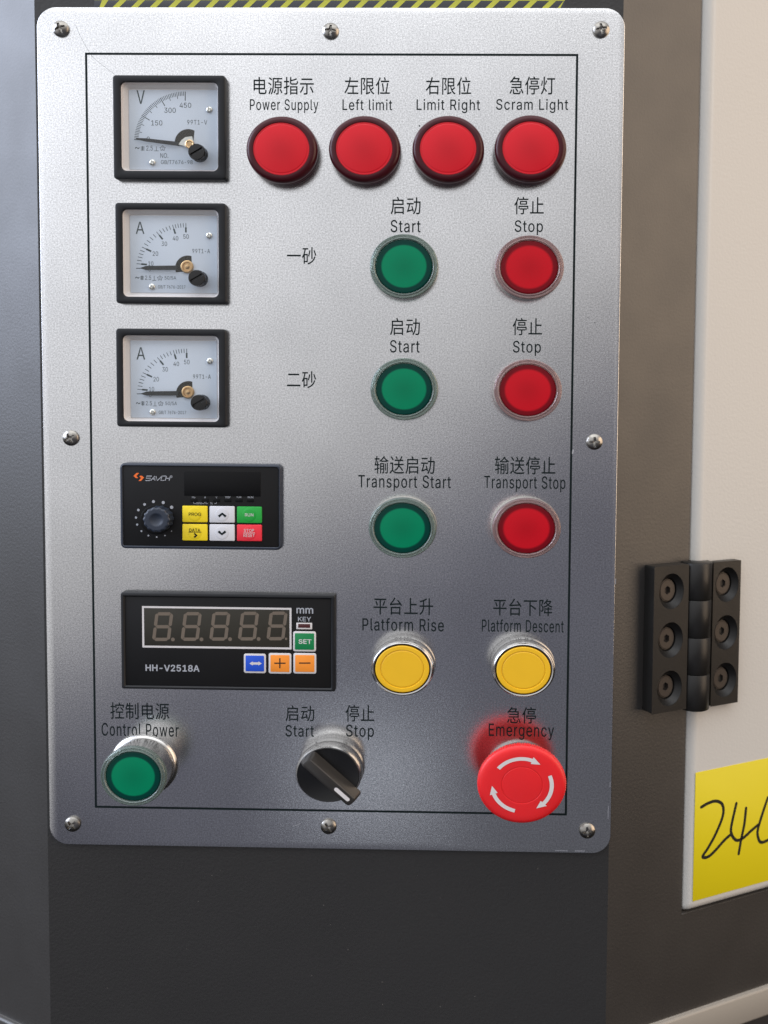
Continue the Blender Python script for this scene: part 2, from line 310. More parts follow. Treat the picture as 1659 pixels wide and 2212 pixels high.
# lettering: advance width, vertices (thousandths of the type size), triangles
INTER = {
' ': (188, '', ''),
'%': (676, '175 283 160 284 146 286 132 291 121 297 110 305 101 314 93 324 86 335 81 347 78 360 75 373 75 388 75 412 76 426 78 440 81 452 87 464 93 476 101 486 110 495 121 503 133 509 146 513 160 516 175 517 191 516 206 513 219 509 230 503 241 495 250 486 258 476 264 464 269 452 273 440 275 426 276 412 276 388 275 373 273 360 269 347 264 335 257 324 250 314 241 305 230 297 218 291 205 286 191 284 175 327 188 329 198 332 206 338 212 346 217 355 221 365 223 376 223 388 223 412 223 424 221 435 217 445 213 454 206 462 198 468 188 471 175 473 164 471 153 468 145 462 138 454 133 445 130 435 128 424 127 412 127 388 128 376 130 365 133 355 138 346 145 338 153 332 163 329 501 -10 486 -9 471 -6 458 -2 446 5 436 12 426 21 419 31 412 43 407 55 403 68 401 81 400 95 400 120 401 134 403 147 407 160 412 172 419 184 427 194 436 203 447 210 458 217 471 221 486 224 501 225 517 224 531 221 544 217 556 210 566 203 576 194 583 184 590 172 595 160 598 147 600 134 601 120 601 95 600 81 598 68 594 55 589 43 583 31 575 21 566 12 555 5 544 -2 531 -6 517 -9 501 35 513 36 523 39 531 45 538 53 543 62 546 73 548 84 549 95 549 120 548 131 546 142 543 153 538 162 532 170 524 176 513 179 501 180 489 179 479 176 471 170 464 162 459 153 456 142 453 131 453 120 453 95 453 84 455 73 459 62 464 53 470 45 479 39 489 36 132 0 482 509 540 509 191 0', '11 10 77 77 76 11 12 11 76 13 12 76 76 75 13 14 13 75 0 50 1 83 1 50 1 83 2 82 2 83 23 69 68 68 24 23 2 82 3 69 23 22 3 82 4 82 81 4 5 4 81 81 80 5 6 5 80 7 6 80 80 79 7 8 7 79 9 8 79 79 78 9 10 9 78 77 10 78 14 75 74 15 14 74 74 73 15 16 15 73 17 16 73 73 72 17 18 17 72 72 71 18 19 18 71 20 19 71 71 70 20 21 20 70 70 69 21 69 22 21 49 48 51 48 52 51 67 66 26 25 67 26 52 48 47 28 27 65 66 65 27 26 66 27 40 39 57 58 57 39 39 38 58 59 58 38 38 37 59 37 36 59 60 59 36 36 35 60 52 47 46 53 52 46 46 45 53 45 44 53 54 53 44 44 43 54 55 54 43 43 42 55 56 55 42 42 41 56 41 40 56 40 57 56 60 35 61 35 34 61 34 33 61 62 61 33 33 32 62 63 62 32 32 31 63 31 30 63 64 63 30 30 29 64 65 64 29 28 65 29 50 0 49 49 51 50 24 68 67 67 25 24 95 94 161 161 160 95 96 95 160 97 96 160 160 159 97 98 97 159 84 134 85 167 85 134 107 153 152 152 108 107 85 167 86 167 166 86 87 86 166 153 107 106 87 166 88 166 165 88 89 88 165 165 164 89 90 89 164 91 90 164 164 163 91 92 91 163 163 162 92 93 92 162 94 93 162 161 94 162 98 159 158 99 98 158 158 157 99 100 99 157 157 156 100 101 100 156 102 101 156 156 155 102 103 102 155 104 103 155 155 154 104 105 104 154 154 153 105 153 106 105 135 133 132 132 136 135 151 150 110 109 151 110 136 132 131 112 111 149 150 149 111 110 150 111 124 123 141 142 141 123 123 122 142 143 142 122 122 121 143 121 120 143 144 143 120 120 119 144 136 131 130 137 136 130 130 129 137 138 137 129 129 128 138 128 127 138 139 138 127 127 126 139 126 125 139 140 139 125 125 124 140 124 141 140 144 119 145 119 118 145 146 145 118 118 117 146 117 116 146 147 146 116 116 115 147 115 114 147 148 147 114 114 113 148 149 148 113 112 149 113 134 84 133 133 135 134 108 152 151 151 109 108 168 171 169 170 169 171'),
'-': (453, '337 244 337 188 114 188 114 244', '3 2 1 1 0 3'),
'.': (188, '95 -4 86 -4 78 -1 70 3 63 9 57 16 53 24 50 32 50 41 50 50 53 59 57 66 63 73 70 79 78 83 86 86 95 87 104 86 113 83 121 79 128 73 134 66 138 59 140 50 141 41 140 32 138 24 134 16 128 9 121 3 113 -1 104 -4', '8 7 6 5 4 6 8 6 4 11 10 8 9 8 10 1 0 2 13 12 14 3 2 4 2 0 4 8 4 0 0 14 8 14 12 8 11 8 12 29 28 30 24 23 25 21 20 23 23 22 21 27 26 28 26 25 28 23 20 18 19 18 20 31 30 0 30 28 0 28 25 0 25 23 0 23 18 0 14 0 18 18 17 14 17 16 14 15 14 16'),
'/': (249, '235 533 71 -76 14 -76 178 533', '0 3 1 2 1 3'),
'0': (453, '227 -7 199 -5 174 1 151 11 130 24 111 41 95 62 80 86 69 113 60 144 53 178 49 214 48 254 49 294 53 330 60 364 69 395 81 422 95 447 112 467 130 484 151 498 174 508 200 514 227 516 254 514 279 508 302 498 323 484 342 467 358 447 372 422 384 395 393 364 400 330 404 294 405 254 404 214 400 178 393 144 384 113 373 86 359 62 342 41 323 24 302 11 279 1 254 -5 227 50 245 51 261 56 276 63 290 74 303 87 313 103 323 122 330 144 336 168 340 194 343 223 344 254 343 285 340 314 336 341 330 365 323 387 313 405 303 422 290 435 276 446 261 453 245 458 227 460 209 458 192 453 177 446 163 435 151 422 140 405 131 387 123 365 117 341 113 314 110 285 109 254 110 223 113 194 117 168 123 144 131 122 140 103 151 87 163 74 177 63 192 56 209 51', '9 8 88 88 87 9 10 9 87 87 86 10 11 10 86 86 85 11 12 11 85 85 84 12 84 83 12 13 12 83 83 82 13 14 13 82 82 81 14 15 14 81 81 80 15 16 15 80 95 1 0 0 48 95 1 95 2 94 2 95 22 74 73 73 23 22 2 94 3 94 93 3 4 3 93 92 4 93 20 76 75 21 20 75 75 74 21 74 22 21 4 92 5 92 91 5 6 5 91 91 90 6 7 6 90 90 89 7 8 7 89 88 8 89 16 80 79 17 16 79 79 78 17 18 17 78 78 77 18 19 18 77 77 76 19 76 20 19 71 25 72 24 72 25 49 47 46 46 50 49 70 26 71 25 71 26 50 46 45 51 50 45 45 44 51 44 52 51 68 28 69 28 27 69 70 69 27 26 70 27 40 39 56 57 56 39 39 38 57 58 57 38 38 37 58 59 58 37 37 36 59 60 59 36 61 60 36 36 35 61 62 61 35 35 34 62 63 62 34 34 33 63 64 63 33 33 32 64 52 44 43 53 52 43 43 42 53 54 53 42 42 41 54 55 54 41 41 40 55 40 56 55 64 32 65 32 31 65 66 65 31 31 30 66 67 66 30 30 29 67 68 67 29 28 68 29 47 49 0 48 0 49 23 73 72 72 24 23'),
'1': (453, '76 0 76 55 391 55 391 0 276 509 276 0 212 0 212 448 209 448 86 358 86 427 198 509 276 55 212 55', '11 10 8 8 10 9 3 2 5 13 12 7 1 0 6 11 8 7 7 4 11 12 13 6 4 7 12 5 2 12 6 5 12 1 6 13'),
'2': (453, '64 0 64 47 234 229 282 282 291 294 299 305 305 316 311 327 315 337 318 348 320 360 320 371 319 385 317 397 313 408 308 419 301 428 293 436 283 443 273 449 262 454 250 457 237 459 224 460 209 459 196 457 184 453 172 447 162 441 153 433 145 424 139 413 134 402 130 390 128 376 127 362 66 362 67 384 71 405 77 424 86 442 98 459 111 473 126 486 143 496 162 505 182 511 203 514 225 516 247 514 268 511 288 505 306 497 323 486 337 474 350 461 361 445 370 428 376 411 380 392 381 372 380 358 378 345 375 331 371 318 365 304 357 290 347 275 336 259 267 180 153 60 153 57 389 57 389 0', '1 0 71 35 34 36 37 36 34 34 33 37 38 37 33 39 38 33 33 32 39 40 39 32 32 31 40 31 30 40 41 40 30 42 41 30 26 25 46 25 47 46 27 26 45 26 46 45 22 48 23 20 50 21 49 21 50 21 49 22 48 22 49 69 2 70 47 25 24 24 23 47 23 48 47 1 71 70 70 2 1 42 30 29 43 42 29 29 28 43 44 43 28 28 27 44 27 45 44 19 18 52 51 19 52 61 60 11 4 3 68 5 4 68 68 67 5 6 5 67 67 66 6 7 6 66 66 65 7 8 7 65 65 64 8 64 63 8 9 8 63 63 62 9 10 9 62 62 61 10 61 11 10 11 60 12 60 59 12 59 58 12 13 12 58 58 57 13 14 13 57 57 56 14 15 14 56 56 55 15 16 15 55 55 54 16 17 16 54 54 53 17 18 17 53 52 18 53 71 0 73 73 72 71 68 3 69 2 69 3 19 51 20 50 20 51'),
'3': (453, '218 -7 195 -6 173 -3 152 2 133 10 114 19 98 30 83 43 70 57 60 74 52 91 46 111 44 132 109 132 111 119 115 107 120 97 126 87 134 78 144 71 154 64 165 59 178 55 191 52 204 50 219 50 234 51 248 53 262 56 275 61 287 67 297 74 307 83 315 93 321 104 325 116 328 130 329 145 328 158 326 172 322 184 316 196 308 207 299 217 288 226 275 234 260 240 242 244 223 247 201 248 157 248 157 299 288 448 288 452 70 452 70 509 372 509 372 461 211 278 211 289 239 290 264 288 287 284 308 276 327 265 344 253 359 239 371 222 381 205 387 186 392 166 393 145 392 123 387 103 380 84 370 66 358 50 344 36 327 23 309 12 288 4 266 -2 243 -6 221 289', '12 11 13 4 20 5 20 19 5 5 19 6 19 18 6 7 6 18 18 17 7 8 7 17 17 16 8 9 8 16 16 15 9 10 9 15 15 14 10 11 10 14 13 11 14 23 1 24 1 23 2 22 2 23 49 58 50 51 50 58 26 25 0 26 0 82 82 27 26 47 60 48 24 1 0 0 25 24 58 49 48 48 60 58 51 58 59 2 22 3 22 21 3 4 3 21 20 4 21 29 80 79 30 29 79 45 44 63 62 45 63 73 72 36 37 36 72 72 71 37 38 37 71 71 70 38 70 69 38 39 38 69 69 68 39 30 79 78 31 30 78 78 77 31 32 31 77 77 76 32 33 32 76 76 75 33 34 33 75 75 74 34 35 34 74 74 73 35 73 36 35 39 68 40 68 67 40 41 40 67 67 66 41 42 41 66 66 65 42 43 42 65 65 64 43 44 43 64 63 44 64 57 52 59 53 52 57 57 56 53 27 82 81 28 27 81 81 80 28 80 29 28 45 62 46 62 61 46 47 46 61 60 47 61 51 59 52 55 54 53 53 56 55 58 60 83 59 58 83 57 59 83'),
'4': (453, '40 105 40 158 247 509 311 509 109 166 109 163 413 163 413 105 282 0 282 121 282 146 282 318 343 318 343 0 282 105 282 163 343 163 343 105', '1 0 5 1 5 4 4 2 1 5 0 9 5 9 10 16 15 10 2 4 3 15 16 11 8 13 14 9 0 14 5 10 15 12 11 16 7 6 16 17 7 16 14 17 9 17 16 10 10 9 17 17 14 13'),
'5': (453, '221 -7 199 -6 178 -2 159 3 140 11 123 21 108 32 94 45 83 60 73 76 66 93 62 111 60 130 122 130 124 119 127 108 132 98 138 89 145 80 154 73 163 66 173 60 184 56 196 52 208 50 221 50 236 51 250 53 264 58 276 64 288 72 298 82 307 92 314 104 320 117 324 131 327 146 328 162 327 178 324 193 320 208 314 221 306 233 297 244 286 254 275 262 262 269 248 273 233 276 218 277 205 276 192 275 180 272 167 268 156 264 145 258 136 252 128 246 67 253 96 509 366 509 366 452 151 452 134 301 136 301 145 308 155 315 166 320 178 325 190 329 203 331 216 333 229 334 247 333 263 330 279 326 294 321 308 314 321 306 334 296 345 285 355 273 364 260 372 246 379 231 384 215 388 199 390 181 391 163 390 139 385 117 379 95 369 76 357 57 343 41 327 27 309 15 289 6 268 -1 245 -5', '11 10 14 14 13 11 12 11 13 56 63 57 63 56 55 64 63 55 6 5 19 19 18 6 7 6 18 18 17 7 8 7 17 17 16 8 9 8 16 16 15 9 10 9 15 14 10 15 57 63 58 59 58 63 63 62 59 2 22 3 22 21 3 66 53 52 67 66 52 23 1 24 26 25 0 48 72 49 71 49 72 24 1 0 0 25 24 70 50 49 49 71 70 1 23 2 22 2 23 67 52 51 68 67 51 69 68 51 51 50 69 50 70 69 3 21 4 21 20 4 5 4 20 19 5 20 64 55 54 54 53 64 65 64 53 53 66 65 46 74 47 73 47 74 27 99 98 98 28 27 74 46 75 28 98 97 29 28 97 97 96 29 96 30 29 77 76 45 46 45 76 75 46 76 36 35 90 90 89 36 37 36 89 89 88 37 88 87 37 38 37 87 87 86 38 39 38 86 86 85 39 30 96 95 31 30 95 95 94 31 32 31 94 94 93 32 33 32 93 93 92 33 34 33 92 92 91 34 91 90 34 90 35 34 39 85 40 85 84 40 84 83 40 41 40 83 83 82 41 42 41 82 82 81 42 43 42 81 81 80 43 80 79 43 44 43 79 79 78 44 45 44 78 77 45 78 26 0 99 99 27 26 47 73 48 72 48 73 61 60 62 59 62 60'),
'6': (453, '226 -7 203 -5 182 -1 161 5 142 15 125 26 109 40 96 56 84 74 75 94 69 115 65 138 64 162 65 180 68 199 73 219 80 239 89 261 102 285 118 311 137 340 252 509 322 509 151 261 145 261 149 268 154 275 159 281 165 288 172 293 179 299 187 303 196 307 205 310 214 312 224 314 235 314 257 313 278 309 298 303 316 295 332 284 346 271 359 257 370 240 378 221 384 201 388 180 389 157 388 134 384 112 377 92 368 73 356 55 343 39 327 26 310 14 291 5 271 -2 249 -6 226 48 241 49 254 52 267 56 279 63 289 70 299 79 307 90 314 101 320 114 324 128 327 142 327 157 327 173 324 187 320 201 314 213 307 225 299 235 289 244 279 251 267 258 254 262 241 264 226 265 212 264 198 262 186 258 174 252 163 244 153 235 145 225 138 214 132 201 128 188 126 174 125 158 126 143 128 128 132 114 138 102 145 90 153 79 163 70 174 63 186 56 198 52 212 49 175 295', '101 100 7 8 7 100 100 99 8 9 8 99 99 98 9 10 9 98 98 97 10 11 10 97 97 96 11 12 11 96 96 95 12 13 12 95 14 13 95 95 94 14 15 14 94 94 93 15 16 15 93 93 92 16 24 91 90 90 23 24 25 24 23 23 90 89 25 23 26 1 107 106 32 86 85 85 33 32 1 106 2 105 2 106 31 30 86 86 32 31 2 105 3 105 104 3 23 89 88 3 104 4 104 103 4 5 4 103 103 102 5 6 5 102 7 6 102 101 7 102 16 92 91 17 16 91 91 24 17 18 17 24 24 25 18 19 18 25 25 26 19 26 27 19 27 28 19 20 19 28 28 29 20 35 34 84 84 36 35 61 59 62 82 37 83 59 61 0 60 0 61 36 84 83 83 37 36 63 58 57 64 63 57 81 80 39 38 81 39 62 59 58 58 63 62 81 38 82 37 82 38 53 52 68 69 68 52 52 51 69 51 50 69 70 69 50 50 49 70 71 70 49 49 48 71 72 71 48 73 72 48 48 47 73 47 46 73 74 73 46 46 45 74 75 74 45 45 44 75 76 75 44 44 43 76 64 57 56 65 64 56 56 55 65 66 65 55 55 54 66 54 53 66 67 66 53 53 68 67 76 43 77 43 42 77 78 77 42 42 41 78 79 78 41 41 40 79 80 79 40 39 80 40 20 29 21 107 1 0 0 60 107 84 34 85 33 85 34 88 87 23 108 23 30 87 86 30 30 23 87 29 28 27 23 108 29 22 21 29 27 26 23 23 29 27 22 29 108'),
'7': (453, '97 0 323 448 323 452 62 452 62 509 391 509 391 449 165 0', '0 7 1 2 1 6 6 5 2 6 1 7 4 3 2 2 5 4'),
'8': (453, '226 -7 201 -6 178 -2 156 3 136 11 117 21 101 33 86 47 74 62 64 78 57 96 53 115 52 135 53 151 55 166 59 181 65 195 72 208 81 220 90 231 101 241 113 249 125 256 139 261 153 265 153 267 135 273 119 282 105 293 93 308 83 324 76 342 72 360 70 380 72 399 75 417 82 434 90 450 101 464 114 477 129 488 146 498 164 506 184 511 204 514 226 516 248 514 269 511 288 506 306 498 323 488 337 477 350 464 361 450 370 434 377 417 380 399 382 380 380 361 376 342 369 324 359 308 347 293 333 282 318 273 300 267 300 265 314 261 327 256 339 249 351 241 362 231 372 220 380 208 387 195 393 181 397 166 400 151 401 135 399 115 395 96 388 78 378 62 366 47 352 33 335 21 317 11 296 3 275 -2 251 -6 226 49 243 50 258 52 272 55 285 60 296 66 307 74 315 82 323 91 329 102 333 113 336 126 337 139 336 152 333 165 329 177 322 189 314 199 305 208 295 216 283 223 270 228 256 232 242 234 226 235 211 234 196 232 182 228 169 223 157 216 147 208 138 199 130 189 123 177 119 165 116 152 115 139 116 126 119 113 123 102 129 91 136 82 145 74 156 66 167 60 180 55 195 52 210 50 226 290 239 290 252 292 263 296 274 300 284 306 293 313 300 321 307 330 312 341 316 351 318 363 319 376 318 388 316 399 313 410 308 420 301 429 294 437 285 444 275 449 264 454 252 457 240 459 226 460 213 459 200 457 188 454 177 449 167 444 159 437 151 429 145 420 139 410 136 399 134 388 133 376 134 363 136 351 139 341 145 330 151 321 159 313 168 306 178 300 189 296 201 292 213 290', '8 7 130 130 129 8 9 8 129 129 128 9 10 9 128 11 10 128 128 127 11 12 11 127 127 126 12 13 12 126 126 125 13 14 13 125 15 14 125 125 124 15 16 15 124 124 123 16 17 16 123 18 17 123 123 122 18 19 18 122 32 31 175 175 174 32 33 32 174 174 173 33 34 33 173 136 135 2 185 115 114 137 1 0 0 90 137 184 116 115 115 185 184 44 164 163 136 2 1 1 137 136 43 165 164 164 44 43 2 135 3 134 3 135 23 119 118 24 23 118 118 117 24 117 116 24 116 184 24 184 183 24 25 24 183 183 182 25 182 181 25 167 166 41 42 41 166 166 165 42 165 43 42 3 134 4 134 133 4 5 4 133 133 132 5 6 5 132 132 131 6 7 6 131 130 7 131 19 122 121 20 19 121 21 20 121 121 120 21 22 21 120 120 119 22 119 23 22 25 181 26 181 180 26 27 26 180 180 179 27 28 27 179 179 178 28 29 28 178 178 177 29 30 29 177 177 176 30 31 30 176 175 31 176 34 173 172 35 34 172 172 171 35 36 35 171 37 36 171 171 170 37 38 37 170 170 169 38 39 38 169 169 168 39 40 39 168 168 167 40 167 41 40 113 140 139 160 46 161 162 161 46 45 162 46 88 93 92 88 92 89 91 89 92 140 113 112 159 47 160 46 160 47 93 88 87 87 94 93 109 67 110 67 66 110 111 110 66 112 111 66 140 112 66 141 140 66 66 65 141 142 141 65 143 142 65 157 49 158 49 48 158 159 158 48 47 159 48 83 82 98 99 98 82 82 81 99 100 99 81 81 80 100 80 79 100 101 100 79 79 78 101 102 101 78 78 77 102 103 102 77 77 76 103 76 75 103 104 103 75 75 74 104 105 104 74 74 73 105 73 72 105 106 105 72 72 71 106 59 58 149 150 149 58 58 57 150 151 150 57 57 56 151 152 151 56 56 55 152 94 87 86 95 94 86 86 85 95 96 95 85 85 84 96 97 96 84 84 83 97 83 98 97 106 71 107 71 70 107 70 69 107 108 107 69 69 68 108 109 108 68 67 109 68 143 65 64 144 143 64 64 63 144 145 144 63 63 62 145 146 145 62 62 61 146 147 146 61 61 60 147 148 147 60 60 59 148 59 149 148 152 55 153 55 54 153 54 53 153 154 153 53 53 52 154 155 154 52 52 51 155 156 155 51 51 50 156 157 156 50 49 157 50 89 91 0 90 0 91 113 139 114 139 138 114 185 114 138 44 163 162 162 45 44'),
'9': (453, '226 516 249 514 271 510 291 503 310 494 328 482 343 468 356 452 368 434 377 414 384 393 388 371 389 347 388 328 385 309 380 290 373 270 363 248 350 224 334 197 315 168 200 0 130 0 301 248 307 248 303 240 299 234 294 227 287 221 281 215 273 210 265 206 257 202 248 199 238 196 228 195 218 195 195 196 175 199 155 206 137 214 121 225 106 237 94 252 83 269 74 287 68 307 65 329 64 352 65 375 69 397 75 417 85 436 96 454 110 469 125 483 143 494 162 504 182 510 203 514 226 460 212 459 199 457 186 452 174 446 163 438 154 429 145 419 138 407 133 395 129 381 126 367 125 352 126 336 129 322 133 308 138 295 145 284 154 274 163 265 174 257 186 251 199 247 212 244 226 243 240 244 254 247 267 251 279 257 289 265 299 273 307 284 314 295 320 308 324 321 327 335 327 350 327 366 324 381 320 394 314 407 307 419 299 429 290 438 279 446 267 452 254 457 241 459 276 212', '44 43 76 76 75 44 45 44 75 46 45 75 75 74 46 47 46 74 74 73 47 48 47 73 73 72 48 72 71 48 49 48 71 71 70 49 50 49 70 70 69 50 51 50 69 52 51 69 69 68 52 38 81 39 81 80 39 82 37 83 84 36 35 35 34 84 60 0 61 83 37 36 36 84 83 59 62 61 61 0 59 37 82 38 81 38 82 57 64 63 58 57 63 63 62 58 62 59 58 20 29 21 39 80 40 80 79 40 41 40 79 79 78 41 42 41 78 78 77 42 43 42 77 76 43 77 52 68 67 53 52 67 54 53 67 67 66 54 66 65 54 55 54 65 56 55 65 65 64 56 64 57 56 106 1 107 85 33 32 32 31 85 86 85 31 31 30 86 105 2 106 1 106 2 23 25 24 25 23 26 23 24 90 24 91 90 23 90 89 23 89 88 104 3 105 2 105 3 17 16 92 93 92 16 16 15 93 94 93 15 15 14 94 95 94 14 14 13 95 13 12 95 96 95 12 12 11 96 97 96 11 11 10 97 98 97 10 10 9 98 99 98 9 9 8 99 100 99 8 8 7 100 101 100 7 7 6 101 20 19 29 28 29 19 27 28 19 26 27 19 19 18 26 25 26 18 24 25 18 18 17 24 91 24 17 17 92 91 101 6 102 6 5 102 103 102 5 5 4 103 104 103 4 3 104 4 33 85 34 84 34 85 107 1 60 0 60 1 88 87 23 108 23 30 86 30 87 30 23 87 26 23 27 23 108 29 22 21 29 29 28 23 28 27 23 22 29 108'),
'A': (480, '16 0 201 509 276 509 463 0 395 0 287 302 264 372 232 478 245 478 213 371 191 302 85 0 110 142 110 199 370 199 370 142 239 456 155 199 324 199 344 142 135 142', '0 11 12 12 13 0 1 10 9 9 7 1 10 1 13 0 13 1 5 2 6 8 6 2 4 3 15 14 15 3 2 5 14 14 3 2 20 17 12 7 9 16 7 16 8 1 7 8 8 2 1 18 19 15 6 8 16 17 20 18 10 13 17 13 12 17 14 5 18 15 14 18 4 15 19 19 18 20 12 11 20'),
'B': (456, '60 0 60 509 241 509 266 508 289 504 310 499 329 491 345 481 359 469 371 456 381 442 388 426 394 410 397 392 398 374 397 358 395 344 392 331 387 320 380 310 373 301 365 293 356 286 347 280 336 275 326 270 315 267 315 262 327 261 339 257 351 252 363 245 374 237 385 227 394 216 402 203 409 189 414 173 417 155 418 136 417 117 413 100 408 83 400 67 390 52 377 39 362 28 344 18 324 10 301 4 275 1 247 0 125 57 245 57 272 58 296 63 315 70 330 80 341 92 349 105 354 120 355 137 355 149 352 161 348 173 342 184 335 194 327 203 317 211 306 218 293 224 279 228 264 230 248 231 125 231 125 285 238 285 252 286 265 288 277 291 288 296 299 302 308 309 316 317 323 326 329 337 333 348 335 359 336 372 334 388 330 403 323 417 313 429 299 439 283 446 263 450 240 452 125 452', '0 52 74 1 0 74 74 75 1 75 97 1 52 0 51 51 53 52 73 76 74 75 74 76 96 2 97 1 97 2 77 72 78 78 72 71 71 79 78 94 4 95 3 95 4 50 54 51 53 51 54 72 77 73 76 73 77 95 3 96 2 96 3 70 69 27 55 49 48 56 55 48 68 28 69 27 69 28 81 26 25 82 81 25 5 93 6 54 50 49 49 55 54 70 27 71 79 71 27 27 26 79 80 79 26 26 81 80 93 5 94 4 94 5 45 44 58 44 43 58 59 58 43 43 42 59 42 41 59 60 59 41 41 40 60 61 60 40 40 39 61 62 61 39 39 38 62 38 37 62 63 62 37 37 36 63 64 63 36 36 35 64 65 64 35 35 34 65 34 33 65 66 65 33 33 32 66 16 15 87 88 87 15 15 14 88 14 13 88 89 88 13 13 12 89 56 48 47 47 46 56 57 56 46 46 45 57 45 58 57 66 32 67 32 31 67 31 30 67 68 67 30 30 29 68 28 68 29 82 25 24 83 82 24 24 23 83 23 22 83 84 83 22 22 21 84 21 20 84 85 84 20 20 19 85 19 18 85 86 85 18 18 17 86 17 16 86 16 87 86 89 12 90 12 11 90 11 10 90 91 90 10 10 9 91 9 8 91 92 91 8 8 7 92 93 92 7 6 93 7'),
'C': (510, '267 -7 235 -5 205 1 177 11 150 25 126 42 104 63 86 88 70 115 57 146 48 179 42 215 40 254 42 293 48 329 57 362 70 393 86 421 104 445 126 466 150 484 177 498 205 508 235 514 267 516 286 515 305 513 323 509 340 504 357 498 373 490 388 481 402 471 415 460 427 447 438 433 448 418 456 402 463 385 469 367 473 348 408 348 405 361 401 373 395 384 389 395 382 404 375 413 366 421 357 428 348 435 337 440 327 445 315 449 304 452 292 454 280 455 267 456 245 454 223 450 203 443 184 432 166 419 150 403 137 385 125 364 116 340 109 314 105 285 103 254 105 223 109 194 116 168 125 145 137 123 151 105 166 89 184 76 203 66 223 59 245 54 267 53 280 53 292 55 304 57 315 60 327 64 337 69 348 74 357 81 366 88 375 96 382 105 389 114 395 125 401 136 405 148 408 160 473 160 469 142 463 124 457 107 448 91 438 76 428 62 416 49 402 38 388 28 373 19 357 11 341 5 323 0 305 -4 286 -6', '8 7 74 74 73 8 9 8 73 73 72 9 10 9 72 72 71 10 11 10 71 71 70 11 12 11 70 69 12 70 12 69 68 13 12 68 68 67 13 14 13 67 67 66 14 15 14 66 66 65 15 16 15 65 65 64 16 17 16 64 64 63 17 18 17 63 2 79 78 59 22 60 2 78 3 77 3 78 20 62 61 21 20 61 61 60 21 60 22 21 80 1 0 0 81 80 82 113 83 55 25 56 113 82 0 81 0 82 56 25 57 25 24 57 58 57 24 23 58 24 79 2 1 1 80 79 58 23 59 22 59 23 3 77 4 77 76 4 5 4 76 6 5 76 76 75 6 7 6 75 74 7 75 18 63 62 19 18 62 62 20 19 53 27 54 26 54 27 85 111 110 110 86 85 52 28 53 27 53 28 86 110 109 87 86 109 109 108 87 88 87 108 108 107 88 107 89 88 50 30 51 30 29 51 52 51 29 28 52 29 103 102 93 94 93 102 102 101 94 95 94 101 101 100 95 96 95 100 100 99 96 97 96 99 99 98 97 40 39 41 42 41 39 39 38 42 43 42 38 38 37 43 44 43 37 37 36 44 45 44 36 36 35 45 89 107 106 90 89 106 106 105 90 91 90 105 105 104 91 92 91 104 104 103 92 103 93 92 45 35 46 35 34 46 47 46 34 34 33 47 48 47 33 33 32 48 49 48 32 32 31 49 50 49 31 30 50 31 83 113 112 84 83 112 112 111 84 111 85 84 54 26 55 25 55 26'),
'D': (502, '219 0 96 0 96 57 215 57 244 58 272 63 296 70 318 81 337 94 354 110 368 128 379 149 388 172 394 198 398 226 399 255 398 285 394 312 388 337 379 361 368 381 354 399 338 415 320 428 299 438 275 446 249 450 221 452 93 452 93 509 225 509 261 507 294 501 325 492 353 478 377 461 399 441 418 418 433 391 446 361 455 329 460 293 462 255 460 217 455 181 446 149 433 119 417 92 398 68 376 48 351 31 322 17 291 8 256 2 125 509 125 0 60 0 60 509 125 452 125 57', '57 56 28 55 2 1 1 2 56 28 56 2 57 28 29 30 27 26 3 0 4 27 30 54 0 3 55 2 55 59 28 2 58 28 58 54 29 28 54 5 53 52 52 6 5 25 32 31 7 51 50 50 8 7 24 23 33 6 52 51 51 7 6 32 25 24 24 33 32 4 0 53 53 5 4 25 31 26 30 26 31 9 49 48 43 42 14 15 14 42 16 15 42 42 41 16 9 48 47 10 9 47 47 46 10 11 10 46 46 45 11 12 11 45 45 44 12 13 12 44 44 43 13 43 14 13 16 41 17 41 40 17 18 17 40 40 39 18 19 18 39 39 38 19 20 19 38 38 37 20 21 20 37 37 36 21 8 50 49 49 9 8 21 36 22 36 35 22 35 34 22 23 22 34 33 23 34 27 54 58 2 59 58 55 3 59'),
'E': (419, '60 0 60 509 372 509 372 452 125 452 125 286 355 286 355 229 125 229 125 57 375 57 375 0', '0 9 8 1 0 8 8 5 1 5 4 1 9 0 11 11 10 9 5 8 7 7 6 5 3 2 4 1 4 2'),
'F': (410, '60 0 60 509 369 509 369 452 125 452 125 278 346 278 346 221 125 221 125 0', '9 8 0 8 5 0 1 0 5 3 2 4 5 8 7 7 6 5 1 5 4 4 2 1'),
